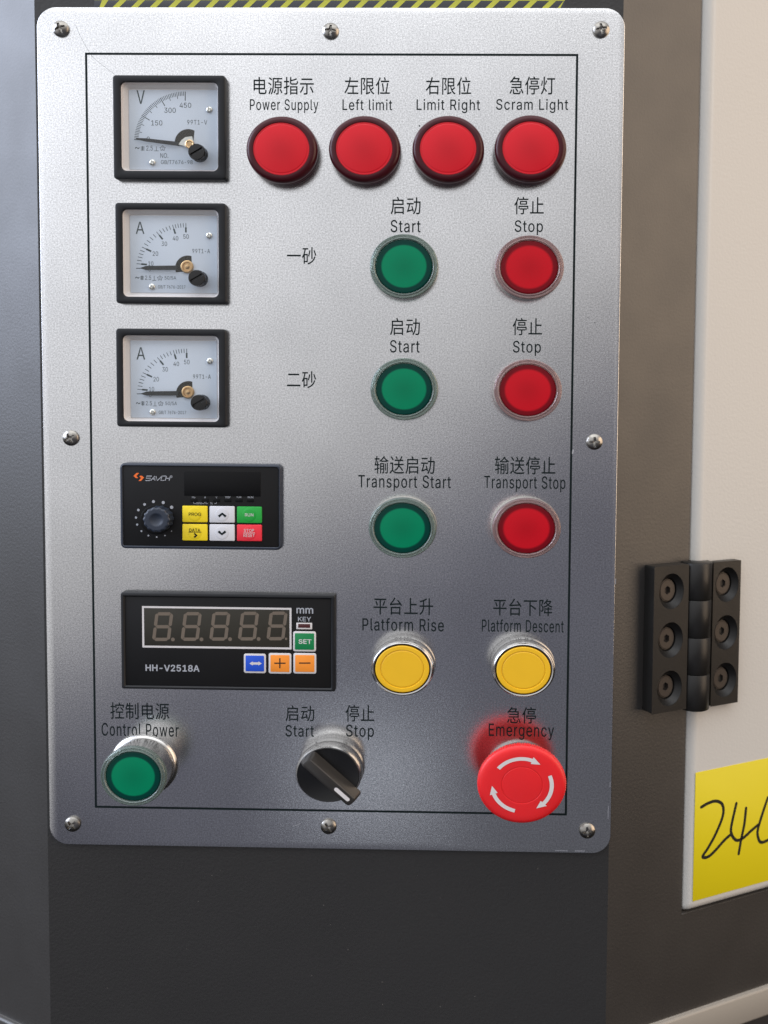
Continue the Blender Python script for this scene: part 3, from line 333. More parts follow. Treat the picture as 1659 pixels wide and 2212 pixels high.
'G': (520, '269 -7 236 -5 205 1 176 11 149 25 125 43 104 64 85 88 69 116 57 146 47 179 42 215 40 254 42 293 47 329 57 362 69 393 85 421 103 445 125 466 149 484 175 498 203 508 233 514 265 516 285 515 304 513 322 509 340 504 358 497 374 489 389 480 403 469 416 458 429 445 439 431 449 416 458 401 465 384 470 367 474 349 408 349 404 361 399 372 393 383 387 393 380 403 373 411 365 420 356 427 347 434 337 439 326 444 315 448 304 452 291 454 279 455 265 456 243 454 222 450 202 443 183 432 166 419 150 404 137 385 125 364 116 340 109 314 105 285 103 254 105 223 109 194 116 168 125 145 137 124 151 105 166 90 184 76 203 66 224 59 246 54 269 53 290 54 309 57 328 63 345 71 360 81 374 93 386 107 396 123 404 141 410 160 414 180 415 202 434 199 283 199 283 256 478 256 478 200 476 170 471 141 463 115 451 91 436 69 419 50 399 33 377 19 352 8 326 0 298 -5 415 199', '8 7 74 74 73 8 9 8 73 73 72 9 10 9 72 72 71 10 11 10 71 71 70 11 12 11 70 69 12 70 12 69 68 13 12 68 68 67 13 14 13 67 67 66 14 15 14 66 66 65 15 16 15 65 65 64 16 17 16 64 59 22 60 2 78 3 78 77 3 20 62 61 21 20 61 61 60 21 60 22 21 57 24 58 79 1 80 58 24 23 81 0 82 80 1 0 0 81 80 56 25 57 24 57 25 1 79 2 78 2 79 58 23 59 22 59 23 3 77 4 77 76 4 5 4 76 6 5 76 76 75 6 7 6 75 74 7 75 17 64 63 18 17 63 19 18 63 63 62 19 62 20 19 55 54 26 83 109 108 108 84 83 52 28 53 28 27 53 54 53 27 26 54 27 50 49 31 31 30 50 84 108 107 85 84 107 107 106 85 106 86 85 50 30 51 30 29 51 52 51 29 28 52 29 99 98 94 98 97 94 102 101 89 90 89 101 101 100 90 91 90 100 100 99 91 92 91 99 99 94 92 93 110 94 94 97 93 40 39 41 42 41 39 39 38 42 43 42 38 38 37 43 37 36 43 44 43 36 86 106 105 87 86 105 105 104 87 88 87 104 104 103 88 103 102 88 102 89 88 44 36 45 36 35 45 46 45 35 35 34 46 47 46 34 34 33 47 48 47 33 33 32 48 49 48 32 31 49 32 82 0 109 109 83 82 110 93 95 96 95 93 93 97 96 25 56 55 55 26 25 92 94 110'),
'H': (517, '60 0 60 509 125 509 125 289 392 289 392 509 457 509 457 0 392 0 392 232 125 232 125 0', '0 11 10 1 0 10 10 3 1 3 2 1 9 8 7 7 6 9 4 9 6 6 5 4 3 10 9 9 4 3'),
'I': (300, '31 0 31 57 118 57 118 452 31 452 31 509 269 509 269 452 183 452 183 57 269 57 269 0', '1 0 2 3 5 4 9 11 10 7 6 8 2 0 11 11 9 2 3 2 9 9 8 3 8 6 3 5 3 6'),
'K': (467, '104 145 104 216 139 261 174 303 212 344 364 509 448 509 231 276 228 276 60 0 60 509 125 509 125 334 124 225 125 193 125 0 372 0 188 259 228 309 449 0 124 242 125 167 198 245 243 289', '0 1 9 10 9 1 0 9 15 1 0 14 13 1 14 1 13 20 1 20 12 10 1 12 12 11 10 8 18 17 18 4 3 16 19 7 7 19 23 18 8 7 7 23 18 6 5 18 4 18 5 13 14 17 2 13 17 17 3 2 0 15 21 14 0 21 13 2 20 8 17 22 7 8 22 16 7 22 14 21 22 17 14 22 3 17 18 6 18 23'),
'L': (393, '60 0 60 509 125 509 125 57 361 57 361 0', '1 0 3 3 0 5 5 4 3 1 3 2'),
'M': (628, '60 0 60 509 152 509 277 187 287 159 299 123 311 84 322 49 307 49 318 83 330 121 342 158 352 187 476 509 568 509 568 0 504 0 504 291 504 327 505 369 506 413 507 457 513 457 498 409 482 363 467 322 456 291 342 0 286 0 170 291 159 321 145 361 129 408 112 457 119 457 120 416 121 372 122 328 122 291 122 0 315 73 507 436 120 435', '35 33 1 39 38 0 1 0 38 38 37 1 37 36 1 35 1 36 34 33 42 5 8 6 8 5 28 31 2 32 34 32 2 33 34 2 1 33 2 9 7 10 14 22 20 21 41 22 17 16 15 15 14 17 18 17 14 19 18 14 14 20 19 41 21 23 26 12 11 13 24 23 23 21 13 21 22 13 22 14 13 8 28 27 27 7 8 8 7 40 12 26 25 2 31 30 30 29 3 3 2 30 7 9 40 6 8 40 24 13 25 13 12 25 20 22 41 7 27 10 27 26 11 11 10 27 3 29 4 29 28 4 5 4 28 33 35 42 32 34 42'),
'N': (523, '60 0 60 509 136 509 343 183 363 151 388 107 414 55 405 54 401 108 399 157 399 195 399 509 463 509 463 0 387 0 202 290 177 331 148 381 108 452 119 454 122 384 124 328 125 291 125 0 403 76 120 431', '21 20 1 18 1 20 23 22 0 1 0 22 21 1 22 19 18 25 17 2 19 18 19 2 1 18 2 6 13 8 13 6 14 6 7 14 5 14 7 7 6 24 8 13 9 10 9 13 13 12 10 12 11 10 14 5 4 17 16 2 16 15 3 3 2 16 6 8 24 5 7 24 3 15 14 4 3 14 18 20 25 17 19 25'),
'O': (533, '267 -7 235 -5 205 1 177 11 150 25 126 42 105 63 86 88 70 115 57 146 48 179 42 215 40 254 42 293 48 329 57 362 70 393 86 421 105 445 126 466 150 484 177 498 205 508 235 514 267 516 299 514 329 508 357 498 384 484 408 466 429 445 448 421 464 393 477 362 486 329 491 293 493 254 491 215 486 179 477 146 464 115 448 88 429 63 408 42 384 25 357 11 329 1 299 -5 267 53 289 54 310 59 330 66 349 76 367 89 383 105 396 123 408 144 418 168 425 194 429 223 430 254 429 286 425 314 418 341 408 365 396 386 383 404 367 420 349 433 330 443 310 450 289 454 267 456 245 454 223 450 203 443 184 433 167 420 151 404 137 385 125 364 116 340 109 314 105 285 103 254 105 223 109 194 116 168 125 144 137 123 151 105 167 89 184 76 203 66 223 59 245 54', '9 8 88 88 87 9 10 9 87 87 86 10 11 10 86 86 85 11 12 11 85 84 12 85 12 84 83 13 12 83 83 82 13 14 13 82 82 81 14 15 14 81 81 80 15 16 15 80 3 92 4 92 91 4 77 76 20 76 21 20 93 2 94 74 22 75 95 1 0 0 48 95 94 2 1 1 95 94 73 23 74 22 74 23 2 93 3 92 3 93 21 76 75 75 22 21 4 91 5 6 5 91 91 90 6 7 6 90 90 89 7 8 7 89 88 8 89 16 80 79 17 16 79 79 78 17 18 17 78 19 18 78 78 77 19 77 20 19 24 72 71 71 25 24 50 46 51 69 26 70 46 50 47 49 47 50 25 71 70 70 26 25 52 45 44 53 52 44 68 67 28 27 68 28 51 46 45 45 52 51 68 27 69 26 69 27 40 39 56 57 56 39 39 38 57 58 57 38 38 37 58 59 58 37 37 36 59 36 60 59 60 36 61 36 35 61 62 61 35 35 34 62 63 62 34 34 33 63 64 63 33 33 32 64 53 44 43 43 42 53 54 53 42 42 41 54 55 54 41 41 40 55 40 56 55 64 32 65 32 31 65 66 65 31 31 30 66 67 66 30 30 29 67 28 67 29 47 49 0 48 0 49 72 24 73 23 73 24'),
'P': (445, '60 0 60 509 235 509 263 507 289 503 312 497 332 487 350 476 366 462 379 447 390 430 398 411 404 391 407 370 409 348 407 325 404 304 398 284 390 265 379 248 366 233 350 219 332 207 312 198 289 191 263 187 235 186 109 186 109 242 233 242 252 243 269 246 284 250 297 256 308 264 318 272 327 282 333 294 338 306 342 319 344 333 344 348 344 362 342 376 338 389 333 402 326 413 318 423 308 431 297 439 284 444 268 449 251 451 232 452 125 452 125 0 125 242 125 186', '27 0 55 0 27 28 1 0 28 28 54 1 25 30 26 29 26 30 52 3 2 27 55 57 28 27 56 54 28 56 52 2 53 54 53 2 1 54 2 32 31 24 50 4 51 32 24 23 33 32 23 49 5 50 4 50 5 24 31 25 30 25 31 3 52 51 51 4 3 20 19 36 19 18 36 37 36 18 18 17 37 38 37 17 39 38 17 17 16 39 16 15 39 40 39 15 15 14 40 41 40 14 42 41 14 14 13 42 43 42 13 13 12 43 12 11 43 44 43 11 45 44 11 11 10 45 10 9 45 46 45 9 9 8 46 33 23 22 34 33 22 22 21 34 35 34 21 21 20 35 20 36 35 46 8 47 8 7 47 48 47 7 7 6 48 49 48 6 5 49 6 26 29 57 29 56 57 27 57 56'),
'R': (449, '60 0 60 509 236 509 264 507 290 504 313 497 333 489 351 478 367 465 380 450 390 433 399 415 405 395 408 374 409 352 408 330 405 309 399 290 390 271 380 255 367 240 351 228 333 217 312 209 289 203 264 199 236 198 96 198 96 255 234 255 252 256 269 258 284 262 298 267 309 273 319 281 327 290 334 300 339 312 342 324 344 338 345 352 344 367 342 380 339 393 334 405 327 415 319 425 309 433 298 440 284 445 269 449 252 451 233 452 125 452 125 0 353 0 230 229 303 229 428 0 125 255 125 198 246 198 314 210', '27 0 55 0 27 28 1 0 28 28 54 1 2 53 52 52 3 2 27 55 61 62 25 57 24 58 25 30 29 57 28 27 60 54 28 60 53 2 54 1 54 2 50 4 51 23 58 24 32 31 58 33 32 58 58 34 33 49 5 50 4 50 5 3 52 51 51 4 3 20 19 36 37 36 19 19 18 37 38 37 18 18 17 38 17 16 38 39 38 16 16 15 39 40 39 15 15 14 40 41 40 14 14 13 41 42 41 13 43 42 13 13 12 43 44 43 12 12 11 44 11 10 44 45 44 10 10 9 45 46 45 9 9 8 46 25 62 56 24 25 56 23 24 56 23 56 63 58 23 63 22 21 58 34 58 21 35 34 21 21 20 35 20 36 35 46 8 47 8 7 47 48 47 7 7 6 48 49 48 6 5 49 6 26 57 61 57 29 60 60 61 57 27 61 60 57 26 62 30 57 31 58 31 57 57 25 58 22 58 63 56 59 63'),
'S': (447, '224 -9 197 -8 172 -4 149 1 128 9 108 19 91 31 76 45 64 60 54 77 46 96 41 115 38 137 104 137 107 123 110 110 116 98 123 88 132 79 142 71 154 64 166 59 180 55 194 52 209 50 224 49 241 50 257 52 272 55 286 60 299 66 311 74 321 82 329 92 336 102 341 114 345 126 346 139 345 151 342 161 338 171 332 179 325 186 316 193 307 199 296 205 245 222 184 239 154 249 128 260 105 274 86 289 71 307 60 326 54 348 52 372 53 393 58 413 65 431 75 448 87 463 102 476 119 488 138 498 158 506 180 511 203 514 227 516 252 514 275 511 296 505 316 498 334 488 351 476 365 463 377 449 387 433 394 415 399 397 401 378 337 378 334 396 326 412 316 426 302 437 286 447 267 453 247 457 225 459 209 458 194 456 180 452 167 448 156 442 145 435 136 427 129 418 123 409 118 398 116 387 115 376 116 363 119 352 124 342 131 334 139 326 148 319 158 313 169 308 212 293 264 279 312 264 324 258 336 252 347 245 359 238 369 229 379 220 387 209 395 198 401 185 405 171 407 155 408 139 407 118 403 99 396 81 386 64 374 48 360 34 343 21 323 11 302 2 278 -4 252 -8', '6 17 7 8 7 17 17 16 8 9 8 16 16 15 9 10 9 15 15 14 10 11 10 14 14 13 11 12 11 13 52 51 103 53 52 103 103 102 53 54 53 102 102 101 54 55 54 101 101 100 55 56 55 100 100 99 56 57 56 99 99 98 57 58 57 98 98 97 58 59 58 97 20 19 4 107 106 49 0 25 24 0 24 1 23 1 24 66 90 89 1 23 2 22 2 23 108 47 109 65 91 90 90 66 65 2 22 3 22 21 3 4 3 21 20 4 21 47 108 48 49 48 108 107 49 108 63 93 92 64 63 92 92 91 64 91 65 64 4 19 5 6 5 19 19 18 6 17 6 18 49 106 50 106 105 50 51 50 105 105 104 51 103 51 104 59 97 96 60 59 96 96 95 60 61 60 95 95 94 61 62 61 94 94 93 62 93 63 62 134 27 26 87 68 88 67 88 68 85 70 86 69 86 70 27 134 133 133 28 27 86 69 87 68 87 69 28 133 132 29 28 132 132 131 29 131 30 29 44 112 45 112 111 45 46 45 111 110 46 111 84 71 85 70 85 71 127 126 34 35 34 126 126 125 35 36 35 125 125 124 36 124 123 36 37 36 123 123 122 37 38 37 122 122 121 38 39 38 121 121 120 39 40 39 120 120 119 40 119 118 40 79 78 80 30 131 130 31 30 130 130 129 31 32 31 129 129 128 32 33 32 128 128 127 33 127 34 33 40 118 41 118 117 41 117 116 41 42 41 116 116 115 42 43 42 115 115 114 43 44 43 114 114 113 44 112 44 113 80 78 81 78 77 81 77 76 81 82 81 76 76 75 82 75 74 82 83 82 74 74 73 83 84 83 73 73 72 84 71 84 72 134 26 0 25 0 26 109 47 46 46 110 109 66 89 88 88 67 66'),
'T': (449, '32 452 32 509 417 509 417 452 257 452 257 0 193 0 193 452', '1 0 7 3 2 4 7 6 5 5 4 7 4 2 7 1 7 2'),
'U': (517, '259 -8 230 -7 203 -2 177 5 154 15 133 28 114 43 98 60 85 80 74 101 66 124 62 148 60 173 60 509 124 509 124 178 125 160 128 144 133 128 141 113 150 99 160 87 173 77 187 68 203 61 220 56 239 53 259 52 279 53 298 56 315 61 331 68 345 77 357 87 368 99 377 113 384 128 389 144 392 160 393 178 393 509 457 509 457 173 456 148 451 124 443 101 433 80 419 60 403 43 384 28 363 15 340 5 315 -2 288 -7', '11 10 17 17 16 11 12 11 16 16 15 12 13 12 15 15 14 13 0 26 1 25 1 26 1 25 2 24 2 25 2 24 3 24 23 3 4 3 23 22 4 23 4 22 5 22 21 5 6 5 21 21 20 6 7 6 20 8 7 20 20 19 8 19 18 8 9 8 18 10 9 18 17 10 18 29 52 30 52 29 53 28 53 29 31 51 50 32 31 50 30 52 51 51 31 30 45 44 36 37 36 44 44 43 37 38 37 43 43 42 38 39 38 42 42 41 39 40 39 41 32 50 49 33 32 49 49 48 33 34 33 48 48 47 34 47 46 34 35 34 46 46 45 35 45 36 35 53 28 0 28 27 0 26 0 27'),
'V': (480, '204 0 16 509 84 509 192 206 215 137 248 31 235 31 267 138 290 206 395 509 463 509 278 0 241 52', '2 1 3 4 0 6 3 1 0 0 4 3 7 5 11 9 8 10 10 8 11 7 11 8 6 0 11 11 5 6 6 5 12 5 7 12 4 6 12'),
'Y': (472, '203 0 203 208 16 509 91 509 192 344 222 292 250 230 224 230 251 293 280 344 381 509 455 509 268 208 268 0 237 260', '3 2 4 7 5 1 4 2 1 1 5 4 9 12 11 11 10 9 8 6 12 12 9 8 1 0 13 13 12 1 7 1 12 12 6 7 7 6 14 6 8 14 5 7 14'),
'a': (389, '160 -9 142 -8 126 -5 110 -1 94 5 80 12 68 22 57 32 48 45 40 58 35 73 31 90 30 108 31 123 34 138 38 150 43 161 50 171 58 179 67 187 78 193 89 199 100 203 112 207 125 211 178 220 234 227 244 228 252 230 259 232 265 235 270 238 273 243 275 248 276 255 276 257 275 268 273 279 271 288 267 297 262 304 256 311 248 317 240 322 230 326 220 329 208 330 196 331 183 330 171 329 159 326 149 322 140 318 132 313 124 307 118 301 112 294 107 288 103 281 100 274 41 291 48 308 57 322 67 335 79 346 91 355 104 364 118 370 133 375 148 379 163 382 179 384 194 384 239 379 251 376 263 372 275 367 286 360 296 353 306 343 315 333 322 320 329 306 333 290 336 272 337 251 337 0 277 0 277 52 272 52 252 25 244 18 236 12 226 6 215 1 203 -3 190 -6 176 -8 170 45 187 46 202 49 216 53 228 59 239 66 248 74 257 83 263 93 269 104 272 115 275 126 276 138 276 190 259 182 231 176 200 171 175 168 134 159 125 155 117 150 110 145 103 139 98 132 95 124 93 115 92 105 92 95 94 87 98 79 102 72 107 66 114 61 121 56 130 52 139 49 149 47 159 46', '8 7 128 128 127 8 9 8 127 127 126 9 10 9 126 126 125 10 11 10 125 125 124 11 12 11 124 124 123 12 13 12 123 14 13 123 123 122 14 15 14 122 122 121 15 16 15 121 17 16 121 61 60 59 132 2 133 0 98 135 50 49 69 49 70 69 0 135 1 135 134 1 2 1 134 133 2 134 51 50 68 50 69 68 2 132 3 131 3 132 23 117 116 24 23 116 53 52 66 67 66 52 52 51 67 51 68 67 3 131 4 131 130 4 5 4 130 130 129 5 6 5 129 7 6 129 128 7 129 17 121 120 18 17 120 19 18 120 20 19 120 120 119 20 119 118 20 21 20 118 22 21 118 118 117 22 117 23 22 61 59 58 62 61 58 58 57 62 63 62 57 57 56 63 56 55 63 64 63 55 55 54 64 65 64 54 54 53 65 53 66 65 48 72 71 100 95 94 94 93 100 93 101 100 99 96 95 95 100 99 25 115 114 72 48 47 47 46 72 91 90 102 103 102 90 44 43 74 73 44 74 101 93 92 92 91 101 91 102 101 113 26 114 25 114 26 44 73 45 46 45 73 72 46 73 88 87 86 86 85 110 111 110 85 35 34 85 85 84 35 107 106 88 108 107 88 88 86 108 109 108 86 86 110 109 30 29 111 31 30 111 32 31 111 111 85 32 33 32 85 85 34 33 35 84 36 84 83 36 37 36 83 38 37 83 83 82 38 82 81 38 39 38 81 81 80 39 40 39 80 80 79 40 103 90 89 104 103 89 105 104 89 89 88 105 88 106 105 26 113 112 27 26 112 28 27 112 112 111 28 111 29 28 40 79 41 79 78 41 78 77 41 42 41 77 77 76 42 43 42 76 76 75 43 74 43 75 98 0 97 97 96 98 96 99 98 24 116 115 115 25 24 48 71 49 70 49 71'),
'c': (396, '207 -8 182 -7 159 -2 137 6 117 16 98 30 82 46 68 64 56 85 46 108 40 133 36 159 34 187 36 216 40 243 46 268 56 291 68 312 82 330 98 346 117 360 137 371 159 378 182 383 207 384 221 384 234 383 247 380 260 377 272 373 284 368 295 362 305 356 315 349 324 341 332 332 340 322 347 312 353 301 358 289 362 277 303 262 290 289 270 311 242 325 207 330 189 329 173 325 158 319 145 310 134 300 124 287 115 274 108 258 103 242 99 224 97 206 96 187 97 169 99 151 103 134 108 117 115 102 124 89 134 76 145 66 158 57 173 51 189 48 207 46 243 52 271 66 292 89 304 117 363 102 359 90 354 78 348 67 341 56 334 46 325 37 316 29 306 21 296 15 285 9 273 4 261 -1 248 -4 235 -6 221 -8', '10 9 60 60 59 10 11 10 59 59 58 11 12 11 58 58 57 12 57 56 12 13 12 56 56 55 13 14 13 55 55 54 14 15 14 54 1 68 2 68 67 2 21 48 47 47 22 21 2 67 3 67 66 3 4 3 66 66 65 4 49 48 20 48 21 20 4 65 5 65 64 5 6 5 64 64 63 6 7 6 63 63 62 7 8 7 62 62 61 8 9 8 61 60 9 61 15 54 53 16 15 53 53 52 16 17 16 52 52 51 17 18 17 51 51 50 18 19 18 50 50 49 19 49 20 19 45 24 46 69 0 89 89 88 69 88 70 69 44 26 45 26 25 45 24 45 25 70 88 87 87 86 70 86 85 70 85 84 70 84 71 70 43 30 44 30 29 44 29 28 44 28 27 44 26 44 27 72 80 79 79 78 72 78 77 72 77 76 72 73 72 76 76 75 73 75 74 73 40 39 41 39 38 41 71 84 83 83 82 71 82 81 71 81 80 71 80 72 71 41 38 42 38 37 42 37 36 42 36 35 42 35 34 42 43 42 34 34 33 43 33 32 43 32 31 43 30 43 31 0 69 1 68 1 69 22 47 46 23 22 46 46 24 23'),
'e': (404, '212 -8 185 -7 161 -2 138 6 117 16 98 30 82 46 68 64 56 85 46 108 40 132 35 159 34 187 35 215 39 242 46 267 55 290 67 311 81 329 97 346 115 359 135 370 157 378 180 383 205 384 221 384 236 382 251 379 266 374 280 368 294 361 307 351 319 341 331 329 341 315 350 299 357 282 363 263 368 242 370 219 371 194 371 169 75 169 75 221 338 221 310 202 309 220 307 237 303 254 298 269 291 282 283 294 273 305 263 314 250 321 237 326 222 329 205 330 189 329 173 326 159 321 146 313 135 304 125 294 116 282 109 270 103 256 99 241 97 226 96 211 96 178 97 157 100 139 104 122 110 106 118 92 128 80 139 70 151 61 165 55 179 50 195 47 212 46 224 47 234 48 244 50 254 53 263 56 271 61 278 66 285 73 292 80 297 88 302 96 306 105 365 91 360 77 353 63 345 51 335 39 324 29 311 19 298 11 283 4 266 -1 249 -5 231 -7 309 221 97 221 96 169', '11 10 42 12 11 42 42 43 12 13 12 43 14 13 43 43 15 14 9 8 73 73 72 9 10 9 72 42 10 72 72 71 42 70 69 42 43 42 69 68 67 43 15 43 67 67 66 15 16 15 66 66 65 16 17 16 65 3 78 4 78 77 4 62 61 20 80 79 2 22 60 59 59 23 22 81 1 0 0 82 81 57 24 58 80 2 1 1 81 80 23 59 58 58 24 23 2 79 3 78 3 79 20 61 60 21 20 60 60 22 21 4 77 5 77 76 5 6 5 76 76 75 6 7 6 75 75 74 7 8 7 74 73 8 74 17 65 64 18 17 64 64 63 18 19 18 63 63 62 19 62 20 19 106 84 83 25 56 26 84 106 105 105 85 84 26 56 55 55 27 26 29 53 30 85 105 104 86 85 104 104 103 86 87 86 103 53 29 54 29 28 54 55 54 28 27 55 28 40 39 44 39 38 44 38 37 44 97 96 93 94 93 96 96 95 94 41 45 70 41 40 45 40 44 45 46 45 44 44 37 47 48 47 37 37 36 48 49 48 36 36 35 49 87 103 102 88 87 102 102 101 88 89 88 101 101 100 89 90 89 100 91 90 100 100 99 91 99 98 91 92 91 98 98 97 92 97 93 92 49 35 50 35 34 50 51 50 34 34 33 51 33 32 51 52 51 32 32 31 52 53 52 31 30 53 31 82 0 106 106 83 82 69 70 45 45 46 69 56 25 57 24 57 25 42 71 109 70 42 109 44 47 107 46 44 107 43 69 108 68 43 108 69 46 107 107 108 69 41 70 109'),
'f': (254, '228 379 228 327 6 327 6 379 81 0 81 432 82 447 84 461 89 474 96 486 104 496 113 505 124 513 135 519 148 524 161 527 174 529 187 530 222 527 243 521 227 468 215 472 195 474 182 473 171 470 162 466 154 460 149 452 145 443 142 431 142 419 142 0 81 327 81 379 142 379 142 327', '32 35 33 35 32 31 30 29 5 6 5 29 29 28 6 7 6 28 8 7 28 25 24 14 15 14 24 24 23 15 23 16 15 21 18 22 17 22 18 20 19 21 18 21 19 22 17 23 16 23 17 8 28 27 9 8 27 10 9 27 27 26 10 11 10 26 12 11 26 26 25 12 13 12 25 25 14 13 33 34 30 4 31 32 3 2 32 33 3 32 30 5 33 1 0 34 35 1 34 34 33 35'),
'g': (425, '207 -151 187 -150 168 -148 150 -144 134 -140 119 -134 105 -127 93 -119 82 -110 73 -101 64 -91 57 -80 51 -69 101 -41 122 -66 128 -72 136 -78 145 -83 154 -88 165 -92 178 -95 192 -97 207 -97 229 -96 249 -92 267 -85 282 -75 295 -62 304 -47 310 -28 311 -6 311 68 306 68 287 41 280 34 272 28 263 21 252 16 241 11 227 8 212 5 195 5 173 6 152 10 132 17 113 27 95 39 80 53 67 71 55 90 46 112 39 136 35 163 34 191 35 220 39 246 46 271 55 293 66 314 80 332 95 347 112 361 131 371 152 378 173 383 196 384 213 384 228 382 242 378 253 373 264 367 273 360 281 353 288 346 308 319 313 319 313 379 372 379 372 -9 371 -32 367 -54 360 -73 350 -90 338 -104 324 -117 308 -127 291 -136 271 -142 251 -147 229 -150 205 59 222 60 237 63 251 68 264 75 275 84 285 95 293 107 300 121 305 137 309 154 312 172 312 193 312 212 309 231 305 248 300 264 293 278 285 291 275 303 264 312 251 320 237 325 222 329 205 330 188 329 172 325 158 320 145 312 134 302 124 290 115 277 109 262 103 246 99 229 97 212 96 193 97 173 99 155 103 138 109 123 116 108 124 96 134 85 145 76 158 68 172 63 188 60', '11 10 13 12 11 13 50 49 130 130 129 50 51 50 129 129 128 51 52 51 128 128 127 52 53 52 127 127 126 53 126 125 53 54 53 125 125 124 54 55 54 124 124 123 55 56 55 123 123 122 56 57 56 122 17 16 5 135 43 136 117 116 63 20 1 21 41 137 42 115 65 64 1 20 2 19 2 20 136 43 42 42 137 136 115 64 116 63 116 64 2 19 3 19 18 3 4 3 18 5 4 18 17 5 18 43 135 44 134 44 135 62 118 117 117 63 62 5 16 6 7 6 16 16 15 7 8 7 15 15 14 8 9 8 14 10 9 14 13 10 14 44 134 45 134 133 45 46 45 133 47 46 133 133 132 47 48 47 132 132 131 48 49 48 131 130 49 131 57 122 121 58 57 121 121 120 58 59 58 120 120 119 59 60 59 119 119 118 60 61 60 118 118 62 61 113 66 114 22 0 89 89 23 22 90 40 39 91 90 39 39 38 91 38 92 91 112 68 113 68 67 113 66 113 67 93 36 35 35 34 93 94 93 34 111 110 72 72 71 111 71 70 111 23 89 88 24 23 88 88 87 24 87 25 24 92 38 37 37 36 92 36 93 92 111 70 112 70 69 112 68 112 69 97 96 32 108 107 74 80 79 29 79 78 29 30 29 78 31 30 78 100 31 78 101 100 78 102 101 78 78 77 102 103 102 77 104 103 77 77 76 75 26 85 84 27 26 84 84 83 27 83 82 27 28 27 82 82 81 28 81 80 28 80 29 28 97 32 31 98 97 31 99 98 31 31 100 99 104 77 105 77 75 105 106 105 75 107 106 75 74 107 75 25 87 86 86 85 25 85 26 25 94 34 33 95 94 33 33 32 95 32 96 95 108 74 109 74 73 109 110 109 73 72 110 73 21 1 0 0 22 21 40 90 41 137 41 90 65 115 114 114 66 65'),
'h': (410, '114 227 114 0 53 0 53 509 114 509 114 287 102 287 112 312 124 332 137 349 152 362 169 372 187 379 207 383 227 384 246 383 264 380 280 376 295 369 309 360 321 349 332 336 341 321 348 304 353 285 356 264 357 240 357 0 296 0 296 235 295 256 290 275 283 291 273 304 260 315 246 323 229 328 210 329 197 328 184 326 172 322 161 317 150 311 141 303 133 293 126 283 121 271 117 257 114 243 114 315', '3 2 6 1 0 2 6 2 0 3 6 7 6 0 48 48 47 6 47 46 6 46 5 6 7 6 5 39 38 11 38 12 11 9 42 41 41 40 9 10 9 40 40 39 10 39 11 10 5 46 45 45 44 5 43 42 8 42 9 8 3 7 4 13 37 14 36 35 15 14 37 36 36 15 14 34 17 35 17 16 35 15 35 16 29 28 27 27 26 29 30 29 26 26 25 30 25 24 30 30 24 31 24 23 31 32 31 23 23 22 32 22 21 32 33 32 21 21 20 33 20 19 33 34 33 19 19 18 34 17 34 18 12 38 37 37 13 12 44 43 8 49 5 8 5 44 8 7 5 49 4 7 49'),
'i': (167, '53 0 53 379 114 379 114 0 84 443 75 444 67 446 60 449 54 455 48 461 44 468 42 475 41 483 42 491 44 499 48 506 54 512 60 517 67 521 75 523 84 524 92 523 100 521 107 517 114 512 119 506 123 499 126 491 126 483 126 475 123 468 119 461 114 455 107 449 100 446 92 444', '12 11 13 15 14 13 8 7 6 6 5 8 16 8 5 5 19 16 17 16 19 19 18 17 10 9 8 11 10 8 13 11 8 8 16 13 15 13 16 21 35 23 23 22 21 29 28 30 28 27 26 30 28 31 28 26 25 34 33 32 35 34 32 23 35 32 32 31 23 31 28 23 28 25 23 25 24 23 1 0 3 3 2 1 5 4 35 19 5 35 35 21 19 21 20 19'),
'l': (189, '139 -2 119 -1 101 3 86 10 74 20 65 33 58 47 54 65 53 84 53 509 114 509 114 99 114 87 115 77 117 68 120 62 124 58 130 54 137 53 146 52 160 53 170 54 181 3 162 -1', '8 7 13 13 12 8 12 11 8 9 8 11 11 10 9 18 17 1 19 0 23 20 19 23 23 22 20 22 21 20 18 1 0 0 19 18 1 17 2 17 16 2 3 2 16 16 15 3 4 3 15 5 4 15 15 14 5 6 5 14 7 6 14 13 7 14'),
